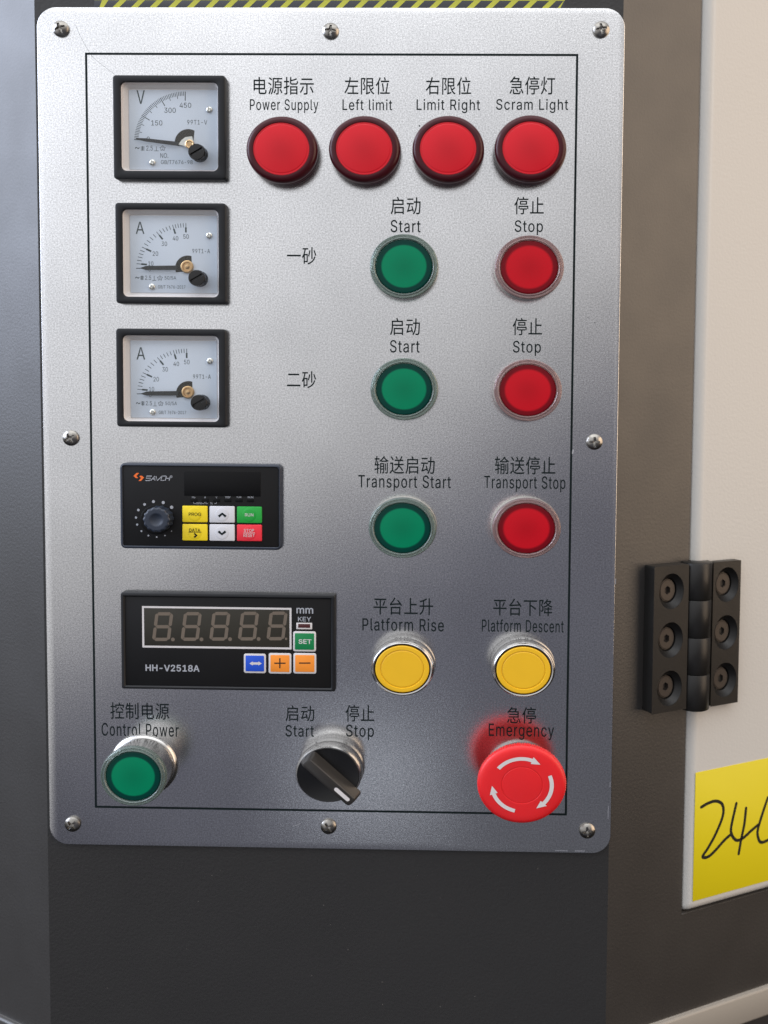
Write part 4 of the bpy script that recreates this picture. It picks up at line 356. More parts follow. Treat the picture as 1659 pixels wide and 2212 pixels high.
'm': (610, '53 0 53 379 112 379 112 295 108 295 112 310 118 323 125 335 132 346 141 355 151 363 161 370 172 376 183 380 195 384 207 386 219 386 239 385 257 380 273 372 287 361 299 347 309 331 316 314 321 295 312 295 317 308 322 321 329 332 337 343 347 353 357 361 368 369 381 375 394 380 407 383 422 385 437 386 453 385 468 383 483 378 497 372 510 364 522 354 532 342 541 328 548 313 553 296 556 276 557 255 557 0 496 0 496 254 494 273 490 289 483 302 473 313 460 321 447 326 433 329 419 330 406 330 395 328 384 324 374 320 365 314 358 307 351 299 345 290 341 280 338 270 336 259 335 247 335 0 274 0 274 260 273 275 269 288 262 301 253 311 242 320 229 326 215 329 199 330 188 330 178 328 168 325 158 320 148 314 140 307 132 299 126 289 121 278 117 266 114 253 114 238 114 0 317 309', '3 5 4 1 4 5 96 95 0 1 0 95 95 94 1 4 1 94 94 93 4 93 92 4 3 4 92 1 5 2 7 89 88 8 7 88 88 87 8 9 8 87 87 86 9 86 10 9 3 92 91 91 90 3 5 3 90 6 5 90 90 89 6 89 7 6 14 83 15 13 84 83 83 14 13 82 81 17 16 82 17 15 83 82 82 16 15 75 25 76 77 76 25 78 77 25 25 23 78 23 22 78 22 21 78 78 21 79 21 20 79 80 79 20 20 19 80 19 18 80 81 80 18 17 81 18 10 86 85 11 10 85 12 11 85 85 84 12 84 13 12 70 69 24 69 68 24 62 61 33 34 33 61 61 35 34 31 64 63 32 31 63 63 62 32 62 33 32 24 68 67 67 66 27 28 27 66 66 65 28 29 28 65 30 29 65 65 64 30 64 31 30 36 60 59 58 38 59 38 37 59 36 59 37 39 57 40 57 39 58 38 58 39 52 51 50 50 49 52 49 48 52 53 52 48 48 47 53 53 47 54 47 46 54 46 45 54 55 54 45 45 44 55 44 43 55 56 55 43 43 42 56 42 41 56 57 56 41 40 57 41 35 61 60 60 36 35 73 72 74 75 74 72 72 71 75 25 75 71 71 70 25 70 24 25 24 26 25 23 25 26 26 24 97 24 67 27 97 24 27 23 26 97'),
'n': (410, '114 227 114 0 53 0 53 379 112 379 112 287 102 287 112 312 124 332 137 349 152 362 169 372 187 379 207 383 227 384 246 383 264 380 280 376 295 369 309 360 321 349 332 336 341 321 348 304 353 285 356 264 357 240 357 0 296 0 296 235 295 256 290 275 283 291 273 304 260 315 246 323 229 328 210 329 197 328 184 326 172 322 161 317 150 311 141 303 133 293 126 283 121 271 117 257 114 243', '5 7 6 3 6 7 1 0 2 3 2 0 6 3 0 0 48 6 48 47 6 47 46 6 5 6 46 3 7 4 39 38 11 38 12 11 9 42 41 41 40 9 10 9 40 40 39 10 39 11 10 5 46 45 45 44 5 7 5 44 44 43 7 8 7 43 43 42 8 42 9 8 13 37 14 36 35 15 14 37 36 36 15 14 34 17 35 17 16 35 15 35 16 29 28 27 27 26 29 30 29 26 26 25 30 25 24 30 30 24 31 24 23 31 32 31 23 23 22 32 22 21 32 33 32 21 21 20 33 20 19 33 34 33 19 19 18 34 17 34 18 12 38 37 37 13 12'),
'o': (415, '207 -8 182 -7 159 -2 137 6 117 16 98 30 82 46 68 64 56 85 46 108 40 133 36 159 34 187 36 216 40 243 46 268 56 291 68 312 82 330 98 346 117 360 137 371 159 378 182 383 207 384 233 383 256 378 278 371 299 360 317 346 333 330 347 312 359 291 369 268 376 243 380 216 381 187 380 159 376 133 369 108 359 85 347 64 333 46 317 30 299 16 278 6 256 -2 233 -7 207 46 226 48 242 51 257 57 270 66 282 76 292 89 300 102 307 117 312 134 316 151 318 169 319 187 318 206 316 224 312 242 307 258 300 274 292 287 282 300 270 310 257 319 242 325 226 329 207 330 189 329 173 325 158 319 145 310 134 300 124 287 115 274 108 258 103 242 99 224 97 206 96 187 97 169 99 151 103 134 108 117 115 102 124 89 134 76 145 66 158 57 173 51 189 48', '9 8 88 88 87 9 10 9 87 87 86 10 11 10 86 86 85 11 12 11 85 85 84 12 84 83 12 13 12 83 83 82 13 14 13 82 82 81 14 15 14 81 81 80 15 16 15 80 0 48 1 95 1 48 1 95 2 94 2 95 22 74 73 73 23 22 2 94 3 94 93 3 4 3 93 92 4 93 20 76 75 21 20 75 75 74 21 74 22 21 4 92 5 92 91 5 6 5 91 91 90 6 7 6 90 90 89 7 8 7 89 88 8 89 16 80 79 17 16 79 79 78 17 18 17 78 78 77 18 19 18 77 77 76 19 76 20 19 24 72 71 71 25 24 49 47 46 46 50 49 70 26 71 25 71 26 50 46 45 51 50 45 45 44 51 44 52 51 68 28 69 28 27 69 70 69 27 26 70 27 40 39 56 57 56 39 39 38 57 58 57 38 38 37 58 59 58 37 37 36 59 60 59 36 61 60 36 36 35 61 62 61 35 35 34 62 63 62 34 34 33 63 64 63 33 33 32 64 52 44 43 53 52 43 43 42 53 54 53 42 42 41 54 55 54 41 41 40 55 40 56 55 64 32 65 32 31 65 66 65 31 31 30 66 67 66 30 30 29 67 68 67 29 28 68 29 48 0 47 47 49 48 72 24 73 23 73 24'),
'p': (424, '53 -143 53 379 112 379 112 319 118 319 137 346 144 353 152 360 161 367 171 373 183 378 197 381 212 384 229 384 252 383 274 378 294 371 313 361 330 347 345 332 359 313 370 293 379 270 385 245 389 218 390 189 389 160 385 133 379 108 370 84 359 64 346 45 330 29 313 16 294 5 274 -2 252 -7 229 -8 213 -7 198 -5 184 -1 173 4 162 10 153 17 145 24 138 31 118 59 114 59 114 -143 220 47 237 48 253 51 267 57 279 66 291 76 301 88 309 101 316 117 321 133 325 151 327 170 328 189 327 209 325 227 321 245 316 261 309 276 301 290 291 301 280 311 267 319 253 325 237 329 220 330 203 329 188 325 174 320 161 312 150 302 140 291 132 278 125 263 120 247 116 229 113 210 113 189 113 169 116 150 120 132 125 115 132 100 140 86 150 75 162 65 174 57 188 51 204 48', '1 0 86 86 85 1 1 3 2 86 0 47 47 87 86 1 85 84 84 83 1 80 79 4 0 48 47 91 90 46 47 46 90 90 89 47 89 88 47 87 47 88 1 83 82 3 1 82 82 81 3 81 80 3 80 4 3 44 43 94 96 39 38 38 49 96 39 96 40 95 40 96 10 75 74 11 10 74 74 12 11 40 95 41 42 41 95 43 42 95 94 43 95 8 7 76 76 75 8 9 8 75 75 10 9 44 94 45 94 93 45 93 92 45 46 45 92 91 46 92 4 79 78 5 4 78 78 77 5 6 5 77 77 76 6 76 7 6 36 50 37 13 73 72 35 52 51 35 51 36 50 36 51 71 14 72 13 72 14 52 35 34 34 33 52 33 53 52 69 16 70 16 15 70 71 70 15 14 71 15 29 28 57 58 57 28 28 27 58 59 58 27 27 26 59 60 59 26 26 25 60 61 60 25 62 61 25 25 24 62 63 62 24 24 23 63 64 63 23 23 22 64 65 64 22 22 21 65 53 33 32 54 53 32 32 31 54 55 54 31 31 30 55 56 55 30 30 29 56 29 57 56 65 21 66 21 20 66 67 66 20 20 19 67 68 67 19 19 18 68 69 68 18 18 17 69 16 69 17 49 38 37 37 50 49 12 74 73 73 13 12'),
'r': (259, '53 0 53 379 112 379 112 321 115 321 122 335 130 347 140 358 152 367 166 375 181 380 196 384 213 385 229 384 243 384 243 322 230 324 207 326 194 325 182 323 170 319 159 315 149 309 140 301 132 293 126 284 121 273 117 262 114 250 114 237 114 0', '30 29 0 1 0 29 29 28 1 1 3 2 24 23 4 1 28 27 3 1 27 27 26 3 26 25 3 25 24 3 24 4 3 19 10 9 7 21 20 8 7 20 20 19 8 19 9 8 11 18 17 17 12 11 15 14 16 13 16 14 16 13 17 12 17 13 10 19 18 18 11 10 4 23 22 5 4 22 6 5 22 22 21 6 21 7 6'),
's': (365, '182 -8 163 -7 145 -5 128 -2 112 3 98 10 84 18 72 27 62 38 53 50 45 63 40 78 36 94 94 107 99 92 105 79 114 69 124 60 136 54 150 49 165 46 181 45 200 46 217 50 232 55 244 62 255 71 262 81 267 91 268 103 267 112 265 121 260 129 254 136 246 142 237 147 225 151 212 155 149 170 125 177 104 186 87 196 72 208 61 222 53 237 48 255 47 274 48 290 51 305 57 319 65 332 75 343 87 354 100 363 115 370 131 377 149 381 167 384 187 384 206 384 223 381 239 378 254 372 267 366 279 358 290 349 299 339 307 328 314 316 319 303 324 290 268 277 264 288 258 298 251 307 243 316 232 323 219 328 205 331 187 333 171 332 156 329 143 324 131 317 121 308 114 299 110 289 109 277 110 267 112 258 117 250 124 243 133 237 144 232 157 227 172 223 229 209 254 202 275 194 292 183 306 171 317 158 325 142 330 125 331 107 330 90 326 75 321 61 312 47 302 35 290 24 276 15 260 6 242 0 223 -5 203 -7', '9 8 15 10 9 15 15 14 10 11 10 14 14 13 11 12 11 13 46 45 88 88 87 46 47 46 87 87 86 47 48 47 86 49 48 86 0 21 1 20 1 21 1 20 2 19 2 20 95 94 38 56 81 80 80 57 56 2 19 3 18 3 19 38 94 39 94 93 39 92 39 93 54 83 82 55 54 82 82 81 55 81 56 55 3 18 4 5 4 18 18 17 5 6 5 17 17 16 6 7 6 16 8 7 16 15 8 16 39 92 40 92 91 40 41 40 91 91 90 41 42 41 90 43 42 90 90 89 43 44 43 89 45 44 89 88 45 89 49 86 85 50 49 85 51 50 85 85 84 51 52 51 84 84 83 52 53 52 83 83 54 53 78 59 79 58 79 59 22 115 114 114 23 22 36 96 37 77 60 78 59 78 60 61 76 62 23 114 113 24 23 113 113 112 24 112 25 24 35 97 36 96 36 97 76 61 77 60 77 61 109 108 27 108 107 27 28 27 107 107 106 28 106 105 28 29 28 105 105 104 29 30 29 104 104 103 30 31 30 103 103 102 31 102 101 31 70 69 71 72 71 69 69 68 72 68 67 72 25 112 111 111 110 25 26 25 110 110 109 26 109 27 26 31 101 32 101 100 32 33 32 100 100 99 33 34 33 99 99 98 34 35 34 98 97 35 98 72 67 73 67 66 73 74 73 66 66 65 74 75 74 65 65 64 75 64 63 75 76 75 63 62 76 63 21 0 115 115 22 21 95 38 37 37 96 95 79 58 80 57 80 58'),
't': (227, '204 379 204 327 6 327 6 379 65 471 126 471 126 98 127 86 128 76 132 68 136 61 142 56 150 53 159 51 170 50 185 51 202 54 213 2 192 -3 168 -4 145 -3 125 2 107 10 92 21 80 35 72 52 67 71 65 93 126 379 126 327 65 327 65 379', '26 25 8 8 7 26 27 26 7 7 6 27 29 30 6 19 13 20 12 20 13 15 14 18 15 18 17 17 16 15 18 14 19 13 19 14 20 12 21 12 11 21 22 21 11 11 10 22 23 22 10 24 23 10 10 9 24 25 24 9 8 25 9 28 31 29 5 4 28 1 0 28 29 1 28 27 6 30 3 2 30 31 3 30 30 29 31 31 28 4'),
'u': (410, '182 -5 164 -4 146 -1 130 4 115 11 101 20 89 31 78 44 69 59 62 76 57 95 54 116 53 139 53 379 114 379 114 144 115 123 119 105 127 89 137 75 150 64 164 56 181 52 200 50 213 51 226 53 238 57 249 62 259 69 268 77 276 86 283 97 289 109 293 122 295 137 296 153 296 379 357 379 357 0 298 0 298 92 307 92 297 67 286 47 272 30 257 17 240 7 222 0 203 -4 298 70', '13 12 15 15 14 13 22 0 23 0 22 1 21 1 22 1 21 2 3 2 21 21 20 3 3 20 4 5 4 20 20 19 5 6 5 19 7 6 19 19 18 7 8 7 18 9 8 18 18 17 9 10 9 17 17 16 10 11 10 16 12 11 16 15 12 16 24 47 46 46 25 24 28 27 44 25 46 45 26 25 45 45 44 26 44 27 26 38 41 39 32 31 40 40 41 32 33 32 41 34 33 41 35 34 41 41 38 35 38 37 35 37 36 35 28 44 43 29 28 43 43 42 29 30 29 42 42 40 30 40 31 30 23 0 48 48 47 23 47 24 23 40 42 49 41 40 49 39 41 49'),
'w': (567, '138 0 23 379 87 379 133 214 154 137 175 41 165 41 186 135 206 214 252 379 316 379 362 214 382 136 402 41 391 41 413 135 434 214 480 379 545 379 429 0 368 0 319 172 305 225 291 280 277 338 291 338 277 280 263 225 248 172 199 0 170 64 397 66 284 309', '2 1 3 4 0 6 3 1 0 0 4 3 28 8 7 8 28 27 27 26 8 26 24 8 24 9 8 6 0 29 5 6 29 29 28 5 28 7 5 6 5 30 21 11 22 23 22 11 25 23 11 11 10 25 14 13 31 16 19 18 18 17 16 15 13 19 19 16 15 19 13 20 13 14 20 21 20 14 14 12 21 11 21 12 24 26 32 24 32 25 9 24 25 25 10 9 5 7 30 4 6 30 13 15 31 12 14 31 23 25 32'),
'y': (389, '47 -139 61 -86 71 -87 80 -89 88 -90 96 -90 104 -89 111 -87 118 -84 124 -80 130 -74 136 -67 141 -58 146 -48 151 -36 163 -1 17 379 84 379 165 155 187 87 206 21 184 21 202 87 224 155 305 379 371 379 204 -58 198 -72 191 -85 184 -97 177 -107 168 -116 159 -124 150 -130 139 -136 128 -140 117 -143 104 -145 91 -145 65 -143 195 60', '1 39 2 39 1 0 4 38 5 38 4 3 38 3 39 2 39 3 6 37 36 36 7 6 7 36 35 35 34 7 8 7 34 5 38 37 37 6 5 21 20 40 24 23 25 20 26 25 25 23 20 20 23 22 13 12 28 28 27 13 27 26 13 14 13 26 15 14 26 26 20 15 20 21 15 21 19 15 18 15 19 8 34 33 9 8 33 33 32 9 32 31 9 10 9 31 31 30 10 11 10 30 30 29 11 29 28 11 28 12 11 15 18 16 17 16 18 20 22 40 19 21 40'),
'z': (380, '42 0 42 46 254 320 254 323 48 323 48 379 333 379 333 331 126 60 126 56 339 56 339 0', '1 0 9 9 8 1 1 8 2 3 2 7 7 2 8 3 7 6 9 0 11 11 10 9 5 4 3 3 6 5'),
'~': (453, '52 150 53 170 55 188 60 204 66 218 73 230 82 240 92 248 103 255 115 260 127 263 139 266 151 266 164 266 175 264 187 260 197 256 208 249 220 241 232 232 246 221 275 198 280 196 286 193 292 192 299 192 309 193 318 196 325 201 332 207 338 216 341 226 344 239 344 253 400 253 400 233 397 215 393 199 386 185 379 173 370 163 360 155 349 148 338 143 326 139 314 137 301 137 288 137 276 139 265 143 254 148 243 154 232 162 219 171 207 182 177 204 172 207 166 209 160 210 154 210 144 209 136 207 128 202 121 196 115 188 111 178 109 165 108 150', '1 0 67 67 66 1 66 65 1 2 1 65 3 2 65 65 64 3 4 3 64 5 4 64 64 63 5 6 5 63 7 6 63 63 62 7 62 8 7 60 12 11 12 60 59 59 58 12 58 13 12 54 18 55 18 17 55 56 55 17 17 16 56 15 56 16 56 15 57 15 14 57 58 57 14 13 58 14 8 62 61 9 8 61 10 9 61 61 60 10 60 11 10 50 21 51 52 51 21 20 52 21 45 26 46 25 46 26 24 47 46 46 25 24 47 24 48 24 23 48 49 48 23 23 22 49 50 49 22 21 50 22 42 41 28 41 40 28 29 28 40 40 39 29 39 38 29 30 29 38 38 37 30 31 30 37 37 36 31 32 31 36 36 35 32 35 34 32 33 32 34 26 45 44 27 26 44 44 43 27 43 42 27 42 28 27 52 20 53 54 53 20 20 19 54 18 54 19')}
_tc = {}
def glyphs(s, spacing=1.0):
    key = (s, spacing)
    if key in _tc: return _tc[key]
    if all(c in INTER for c in s):
        vs, fs, x = [], [], 0.0
        for c in s:
            adv, v, f = INTER[c]; n0 = len(vs)
            v = [float(q) / 1000 for q in v.split()]; f = [int(q) for q in f.split()]
            vs += [(v[i] + x, v[i + 1]) for i in range(0, len(v), 2)]
            fs += [(f[i] + n0, f[i + 1] + n0, f[i + 2] + n0) for i in range(0, len(f), 3)]
            x += adv / 1000 + (spacing - 1) * 0.5
    else:
        cu = bpy.data.curves.new('text', 'FONT'); cu.body = s; cu.resolution_u = 4
        cu.space_character = spacing; cu.dimensions = '2D'; cu.fill_mode = 'FRONT'
        o = bpy.data.objects.new('text', cu); COL.objects.link(o)
        dg = bpy.context.evaluated_depsgraph_get(); me = bpy.data.meshes.new_from_object(o.evaluated_get(dg))
        vs = [(v.co.x, v.co.y) for v in me.vertices]; fs = [tuple(p.vertices) for p in me.polygons]
        bpy.data.objects.remove(o); bpy.data.curves.remove(cu); bpy.data.meshes.remove(me)
    _tc[key] = (vs, fs); return _tc[key]
def text(bm, s, x0, x1, z0, z1, h, weight=0.0, spacing=1.0, slant=0.0):
    """lettering fitted to the box x0..x1, z0..z1 (mm)"""
    vs, fs = glyphs(s, spacing)
    ax, bx = min(v[0] for v in vs), max(v[0] for v in vs); az, bz = min(v[1] for v in vs), max(v[1] for v in vs)
    sx, sz = (x1 - x0) / (bx - ax), (z1 - z0) / (bz - az)
    w = max(0.0, weight) * sx                       # heavier lettering: the outline repeated a hair to each side
    for k, (ox, oz) in enumerate(((0, 0),) if w == 0 else ((0, 0), (-w, 0), (w, 0), (0, w * .8), (0, -w * .8))):
        vv = [V(bm, x0 + (x - ax) * sx + ox + slant * (z - az) * sz, z0 + (z - az) * sz + oz, h + k * 0.003) for x, z in vs]
        for f in fs:
            if not f: continue
            try: bm.faces.new([vv[i] for i in f])
            except ValueError: pass
    return bm

# ------------------------------------------------------------------ cabinet
PHI = math.radians(28)
XL = 0.5 * (at(76, 0)[0] + at(101, 2212)[0]); XR = 0.5 * (at(1355, 0)[0] + at(1303, 2212)[0])
ZT, ZB = at(700, -420)[1], at(700, 3100)[1]
H0 = -1.6                                           # cabinet sheet lies 1.6 mm behind the plate's face
EL, ER = Vector((XL, -H0, 0)) * MM, Vector((XR, -H0, 0)) * MM
def on_side(px, py, off=0.0, side=1):
    """picture point -> (t, z) mm on a slanting side face, t from its front edge; off = mm proud of the face"""
    d = ray(px, py); E = Vector((XR if side > 0 else XL, 0, -H0))
    n = Vector((side * math.sin(PHI), 0, -math.cos(PHI))); E = E + n * off
    t = (E - CAM).dot(n) / d.dot(n); p = CAM + d * t
    along = Vector((side * math.cos(PHI), 0, math.sin(PHI)))
    return ((p - E).dot(along), -p.y)
cab = thing('machine_cabinet', 'grey painted sheet metal machine cabinet with a projecting front that carries the control plate', 'cabinet', (0, 0, 0))
# front sheet
bm = bmesh.new(); loft(bm, [rloop(XL, XR, ZB, ZT, 0.01, H0 - 2, 1), rloop(XL, XR, ZB, ZT, 0.01, H0, 1)], False, True)
obj('front_sheet', bm, 'paint', cab)
# door opening on the right face
dl0 = on_side(1522, 0); dl1 = on_side(1467, 1967)
T0 = 0.5 * (dl0[0] + dl1[0]); DZB = on_side(1475, 1975)[1]; T1 = 700.0; DZT = ZT - 5
baseR = on_side(1428, 2203)[1]
def side_mesh(rects, h=0.0):
    bm = bmesh.new()
    for x0, x1, z0, z1 in rects:
        bm.faces.new([V(bm, x0, z0, h), V(bm, x1, z0, h), V(bm, x1, z1, h), V(bm, x0, z1, h)])
    return bm
bm = bmesh.new()
outer = [(0, baseR), (T1 + 60, baseR), (T1 + 60, DZB), (T0, DZB), (T0, ZT), (0, ZT)]
loft(bm, [[(x, z, 0) for x, z in outer], ], False, True)
# returns of the opening going inwards, with a small rounded lip below the door
loft(bm, [[(T0, ZT, 0), (T0, DZB, 0), (T1, DZB, 0)], [(T0 + .5, ZT, -.6), (T0 + .5, DZB + .5, -.6), (T1, DZB + .5, -.6)], [(T0 + .6, ZT, -14), (T0 + .6, DZB + .6, -14), (T1, DZB + .6, -14)]], False, False, closed=False)
o = obj('right_side_sheet', bm, 'side_paint', cab); o.location = ER; o.rotation_euler = (0, 0, PHI)
bm = bmesh.new(); loft(bm, [rloop(T0 - 20, T1, DZB - 20, ZT, .1, -15, 1)], False, True)
o = obj('door_rebate', bm, 'black_base', cab); o.location = ER; o.rotation_euler = (0, 0, PHI)
# left face
baseL = on_side(18, 2198, 0, -1)[1]
bm = bmesh.new(); loft(bm, [[(0, baseL, 0), (-500, baseL, 0), (-500, ZT, 0), (0, ZT, 0)]], False, True)
o = obj('left_side_sheet', bm, 'side_paint', cab); o.location = EL; o.rotation_euler = (0, 0, -PHI)
# folded base rail under both side faces and dark plinth below it
sR = on_side(1560, 2190)
RAIL = baseR - on_side(1545, 2210)[1]
RAIL = 15.0
for nm, E, rz, sgn, zb in (('base_rail', ER, PHI, 1, baseR), ('base_rail', EL, -PHI, -1, baseL)):
    a, b = (1.5, 760) if sgn > 0 else (-500, -1.5)
    bm = slab(a, b, zb - RAIL, zb - 0.4, 0.6, -20, 2.0, 1.2)
    o = obj(nm, bm, 'rail' if sgn > 0 else 'side_paint', cab); o.location = E; o.rotation_euler = (0, 0, rz)
    bm = slab(a, b, zb - 260, zb - RAIL - 0.3, 0.3, -60, -8, 0.5)
    o = obj('plinth', bm, 'black_base', cab); o.location = E; o.rotation_euler = (0, 0, rz)

bm = bmesh.new(); rnd = random.Random(3)
for k in range(26):
    p = at(rnd.uniform(130, 1280), rnd.uniform(1870, 2200), H0); r_ = rnd.choice((.12, .15, .2, .28)); bm.faces.new([V(bm, *q_) for q_ in cloop(r_, H0 + .02, 7, *p)])
o = obj('dust_specks', bm, 'dust', cab, smooth=0); o['kind'] = 'stuff'
# cream door in the opening
dx0 = on_side(1531, 0, 3)[0]; dx1 = on_side(1476, 1960, 3)[0]; DX = 0.5 * (dx0 + dx1) + .2
DB = on_side(1500, 1972, 3.0)[1]
bm = bmesh.new()
def dloop(i, h): return rloop(DX + i, T1 - 8, DB + i, DZT + 30, 2.5, h, 6)
loft(bm, [dloop(0, -13), dloop(0, -3.0), dloop(.35, -1.0), dloop(1.3, 1.0), dloop(2.6, 2.4), dloop(4.2, 3.0)], True, True)
o = obj('cabinet_door', bm, 'cream', None, smooth=60); o.location = ER; o.rotation_euler = (0, 0, PHI)
tag(o, 'cream painted steel cabinet door with rounded edge, right of the grey frame', 'door')

# yellow sticker with handwriting on the door
C8 = (2600, 3000, 2.019)
def st(x, y, off=3.25): return on_side(*fp(x, y, C8), off)
a, b, c_ = st(370, 185), st(345, 1225), st(953, 65)
sx0 = 0.5 * (a[0] + b[0]); sz0, sz1 = b[1], a[1]
stick = thing('paper_sticker', 'yellow rectangular paper sticker with handwritten black digits on the cream door', 'sticker', ER, rotz=PHI)
bm = slab(sx0, sx0 + 95, sz0, sz1, 0.3, 3.02, 3.2, 0.05); obj('paper', bm, 'sticker', stick)
bm = bmesh.new()
for pts in ([(415,462),(470,430),(530,413),(578,432),(594,485),(580,560),(530,680),(470,790),(430,850),(432,868),(470,862),(520,820),(600,730),(650,685)],
            [(698,432),(680,510),(660,600),(655,660),(675,710),(710,730),(760,705),(820,650),(880,600)],
            [(776,470),(762,600),(737,720),(717,838)],
            [(952,385),(907,520),(872,640),(872,700),(895,745),(953,728),(1010,680),(1060,600),(1035,540),(985,590)]):
    stroke(bm, spline([st(*p) for p in pts]), 1.55, 3.22)
obj('handwriting', bm, 'marker', stick, smooth=0)

# hinge: two leaves, four knuckles, six countersunk socket screws
CH = (2500, 2180, 2.9)
hg = thing('door_hinge', 'black die cast hinge with six countersunk socket screws joining door to grey frame', 'hinge', ER, rotz=PHI)
def hp(x, y, off): return on_side(*fp(x, y, CH), off)
HT = 7.0
l0 = 0.5 * (hp(342, 260, HT)[0] + hp(312, 1960, HT)[0]); l1 = 0.5 * (hp(742, 220, HT)[0] + hp(712, 1900, HT)[0])
lzt = hp(342, 258, HT)[1]; lzb = hp(312, 1968, HT)[1]
r0 = 0.5 * (hp(1022, 200, HT)[0] + hp(1000, 1860, HT)[0]); r1 = 0.5 * (hp(1348, 165, HT)[0] + hp(1308, 1800, HT)[0])
rzt = lzt - .2; rzb = hp(1150, 1850, HT)[1]
def leaf(x0, x1, z0, z1, holes, hb):
    """plate with countersunk holes: each hole is a cone cut into its own square cell"""
    bm = bmesh.new(); n = 48; hw = (x1 - x0) / 2; cx = (x0 + x1) / 2
    zs = [z0] + [(holes[i] + holes[i + 1]) / 2 for i in range(len(holes) - 1)] + [z1]
    for k, hz in enumerate(holes):
        za, zb = zs[k], zs[k + 1]
        sq = []
        for i in range(n):
            a = 2 * math.pi * i / n; c, s = math.cos(a), math.sin(a)
            tx = hw / abs(c) if abs(c) > 1e-6 else 1e9
            tz = ((zb - hz) if s > 0 else (hz - za)) / abs(s) if abs(s) > 1e-6 else 1e9
            t = min(tx, tz); sq.append((cx + t * c, hz + t * s, HT))
        for cor in ((x0, za), (x1, za), (x0, zb), (x1, zb)):
            i = min(range(n), key=lambda q: (sq[q][0] - cor[0])**2 + (sq[q][1] - cor[1])**2); sq[i] = (cor[0], cor[1], HT)
        el = lambda r, h: [(x, hz + (z - hz) * 1.16, h_) for x, z, h_ in cloop(r, h, n, cx, hz)]
        loft(bm, [sq, el(HR, HT), el(HR * .985, HT - .3), el(HR * .70, HT - 2.6), el(HR * .68, HT - 4.8)], False, True)
    bmesh.ops.remove_doubles(bm, verts=bm.verts[:], dist=1e-6)
    loft(bm, [rloop(x0, x1, z0, z1, .9, hb), rloop(x0, x1, z0, z1, .9, HT - .6), rloop(x0 + .05, x1 - .05, z0 + .05, z1 - .05, .9, HT - .02)], True, False)
    return bm
HR = 6.4
hz = [hp(500, 1665, HT)[1], hp(510, 1105, HT)[1], hp(525, 540, HT)[1]]
hzr = [hp(1150, 1565, HT)[1], hp(1160, 1015, HT)[1], hp(1170, 460, HT)[1]]
HR = min(6.9, (l1 - l0) / 2 - .6)
lf = obj('hinge_leaf', leaf(l0, l1, lzb, lzt, hz, 0.05), 'hinge', hg, smooth=28)
HR = min(HR, (r1 - r0) / 2 - .5)
rf = obj('hinge_leaf', leaf(r0, r1, rzb, rzt, hzr, 3.05), 'hinge', hg, smooth=28)
for lv, cx, hs in ((lf, (l0 + l1) / 2, hz), (rf, (r0 + r1) / 2, hzr)):
    for z in hs:
        def hf(x, zz):
            r = math.hypot(x, zz); a = math.atan2(zz, x); hx = 1.35 / max(.5, math.cos((a + math.pi / 6) % (math.pi / 3) - math.pi / 6))
            return (HT - 2.9 if r > hx * 1.02 else HT - 4.6) - (0.25 if r > 3.9 else 0)
        bm = polar(min(4.3, HR * .68), hf, 20, 48); s_ = obj('socket_screw', bm, 'hscrew', lv, smooth=30); s_.location = (cx * MM, 0, z * MM); s_.scale = (1, 1, 1.16)
bx = (l1 + r0) / 2; br = (r0 - l1) / 2 - .1; bzt = hp(890, 212, HT + 2)[1]; bzb = hp(860, 1928, HT + 2)[1]
ks = [bzt] + [hp(890, y, HT + 3)[1] for y in (650, 1085, 1515)] + [bzb]
for a_, b_ in zip(ks, ks[1:]):
    bm = bmesh.new(); n = 40
    def kl(z, r): return [bm.verts.new(((bx + r * math.cos(2*math.pi*i/n)) * MM, -(3.9 + r * 0.95 * math.sin(2*math.pi*i/n)) * MM, z * MM)) for i in range(n)]
    rows = [kl(a_ - .06, br - .22), kl(a_ - .28, br), kl(b_ + .28, br), kl(b_ + .06, br - .22)]
    for p, q in zip(rows, rows[1:]):
        for i in range(n): bm.faces.new((p[i], p[(i+1) % n], q[(i+1) % n], q[i]))
    bm.faces.new(rows[0]); bm.faces.new(rows[-1][::-1])
    obj('knuckle', bm, 'hinge', hg, smooth=50)

# ------------------------------------------------------------------ hazard tape above the plate
tx0, tx1 = at(204, 10, H0)[0], at(1220, 10, H0)[0]; tz1, tz0 = at(700, -1.5, H0)[1], at(700, 46, H0)[1]
tp = thing('hazard_tape', 'strip of yellow and black striped warning tape above the control plate', 'tape', (0, 0, 0))
obj('tape_film', slab(tx0, tx1, tz0, tz1, .2, H0 + .01, H0 + .1, .03), 'tape_k', tp)
bm = bmesh.new(); per = (at(1000, 10, H0)[0] - at(959.5, 10, H0)[0]); sw = per * .36; hgt = tz1 - tz0
x = tx0 - 14
while x < tx1:
    lo = [(x, tz0), (x + sw, tz0), (x + sw + hgt * 1.05, tz1), (x + hgt * 1.05, tz1)]
    q = [(min(max(px, tx0 + .1), tx1 - .1), pz) for px, pz in lo]
    if q[1][0] - q[0][0] > .05 or q[2][0] - q[3][0] > .05: bm.faces.new([V(bm, px, pz, H0 + .13) for px, pz in q])
    x += per
bm.faces.new([V(bm, a, b, H0 + .15) for a, b in ((tx0, tz1 - .5), (tx1, tz1 - .5), (tx1, tz1 - .05), (tx0, tz1 - .05))])
bmesh.ops.remove_doubles(bm, verts=bm.verts[:], dist=1e-6)
obj('yellow_stripes', bm, 'tape_y', tp, smooth=0)

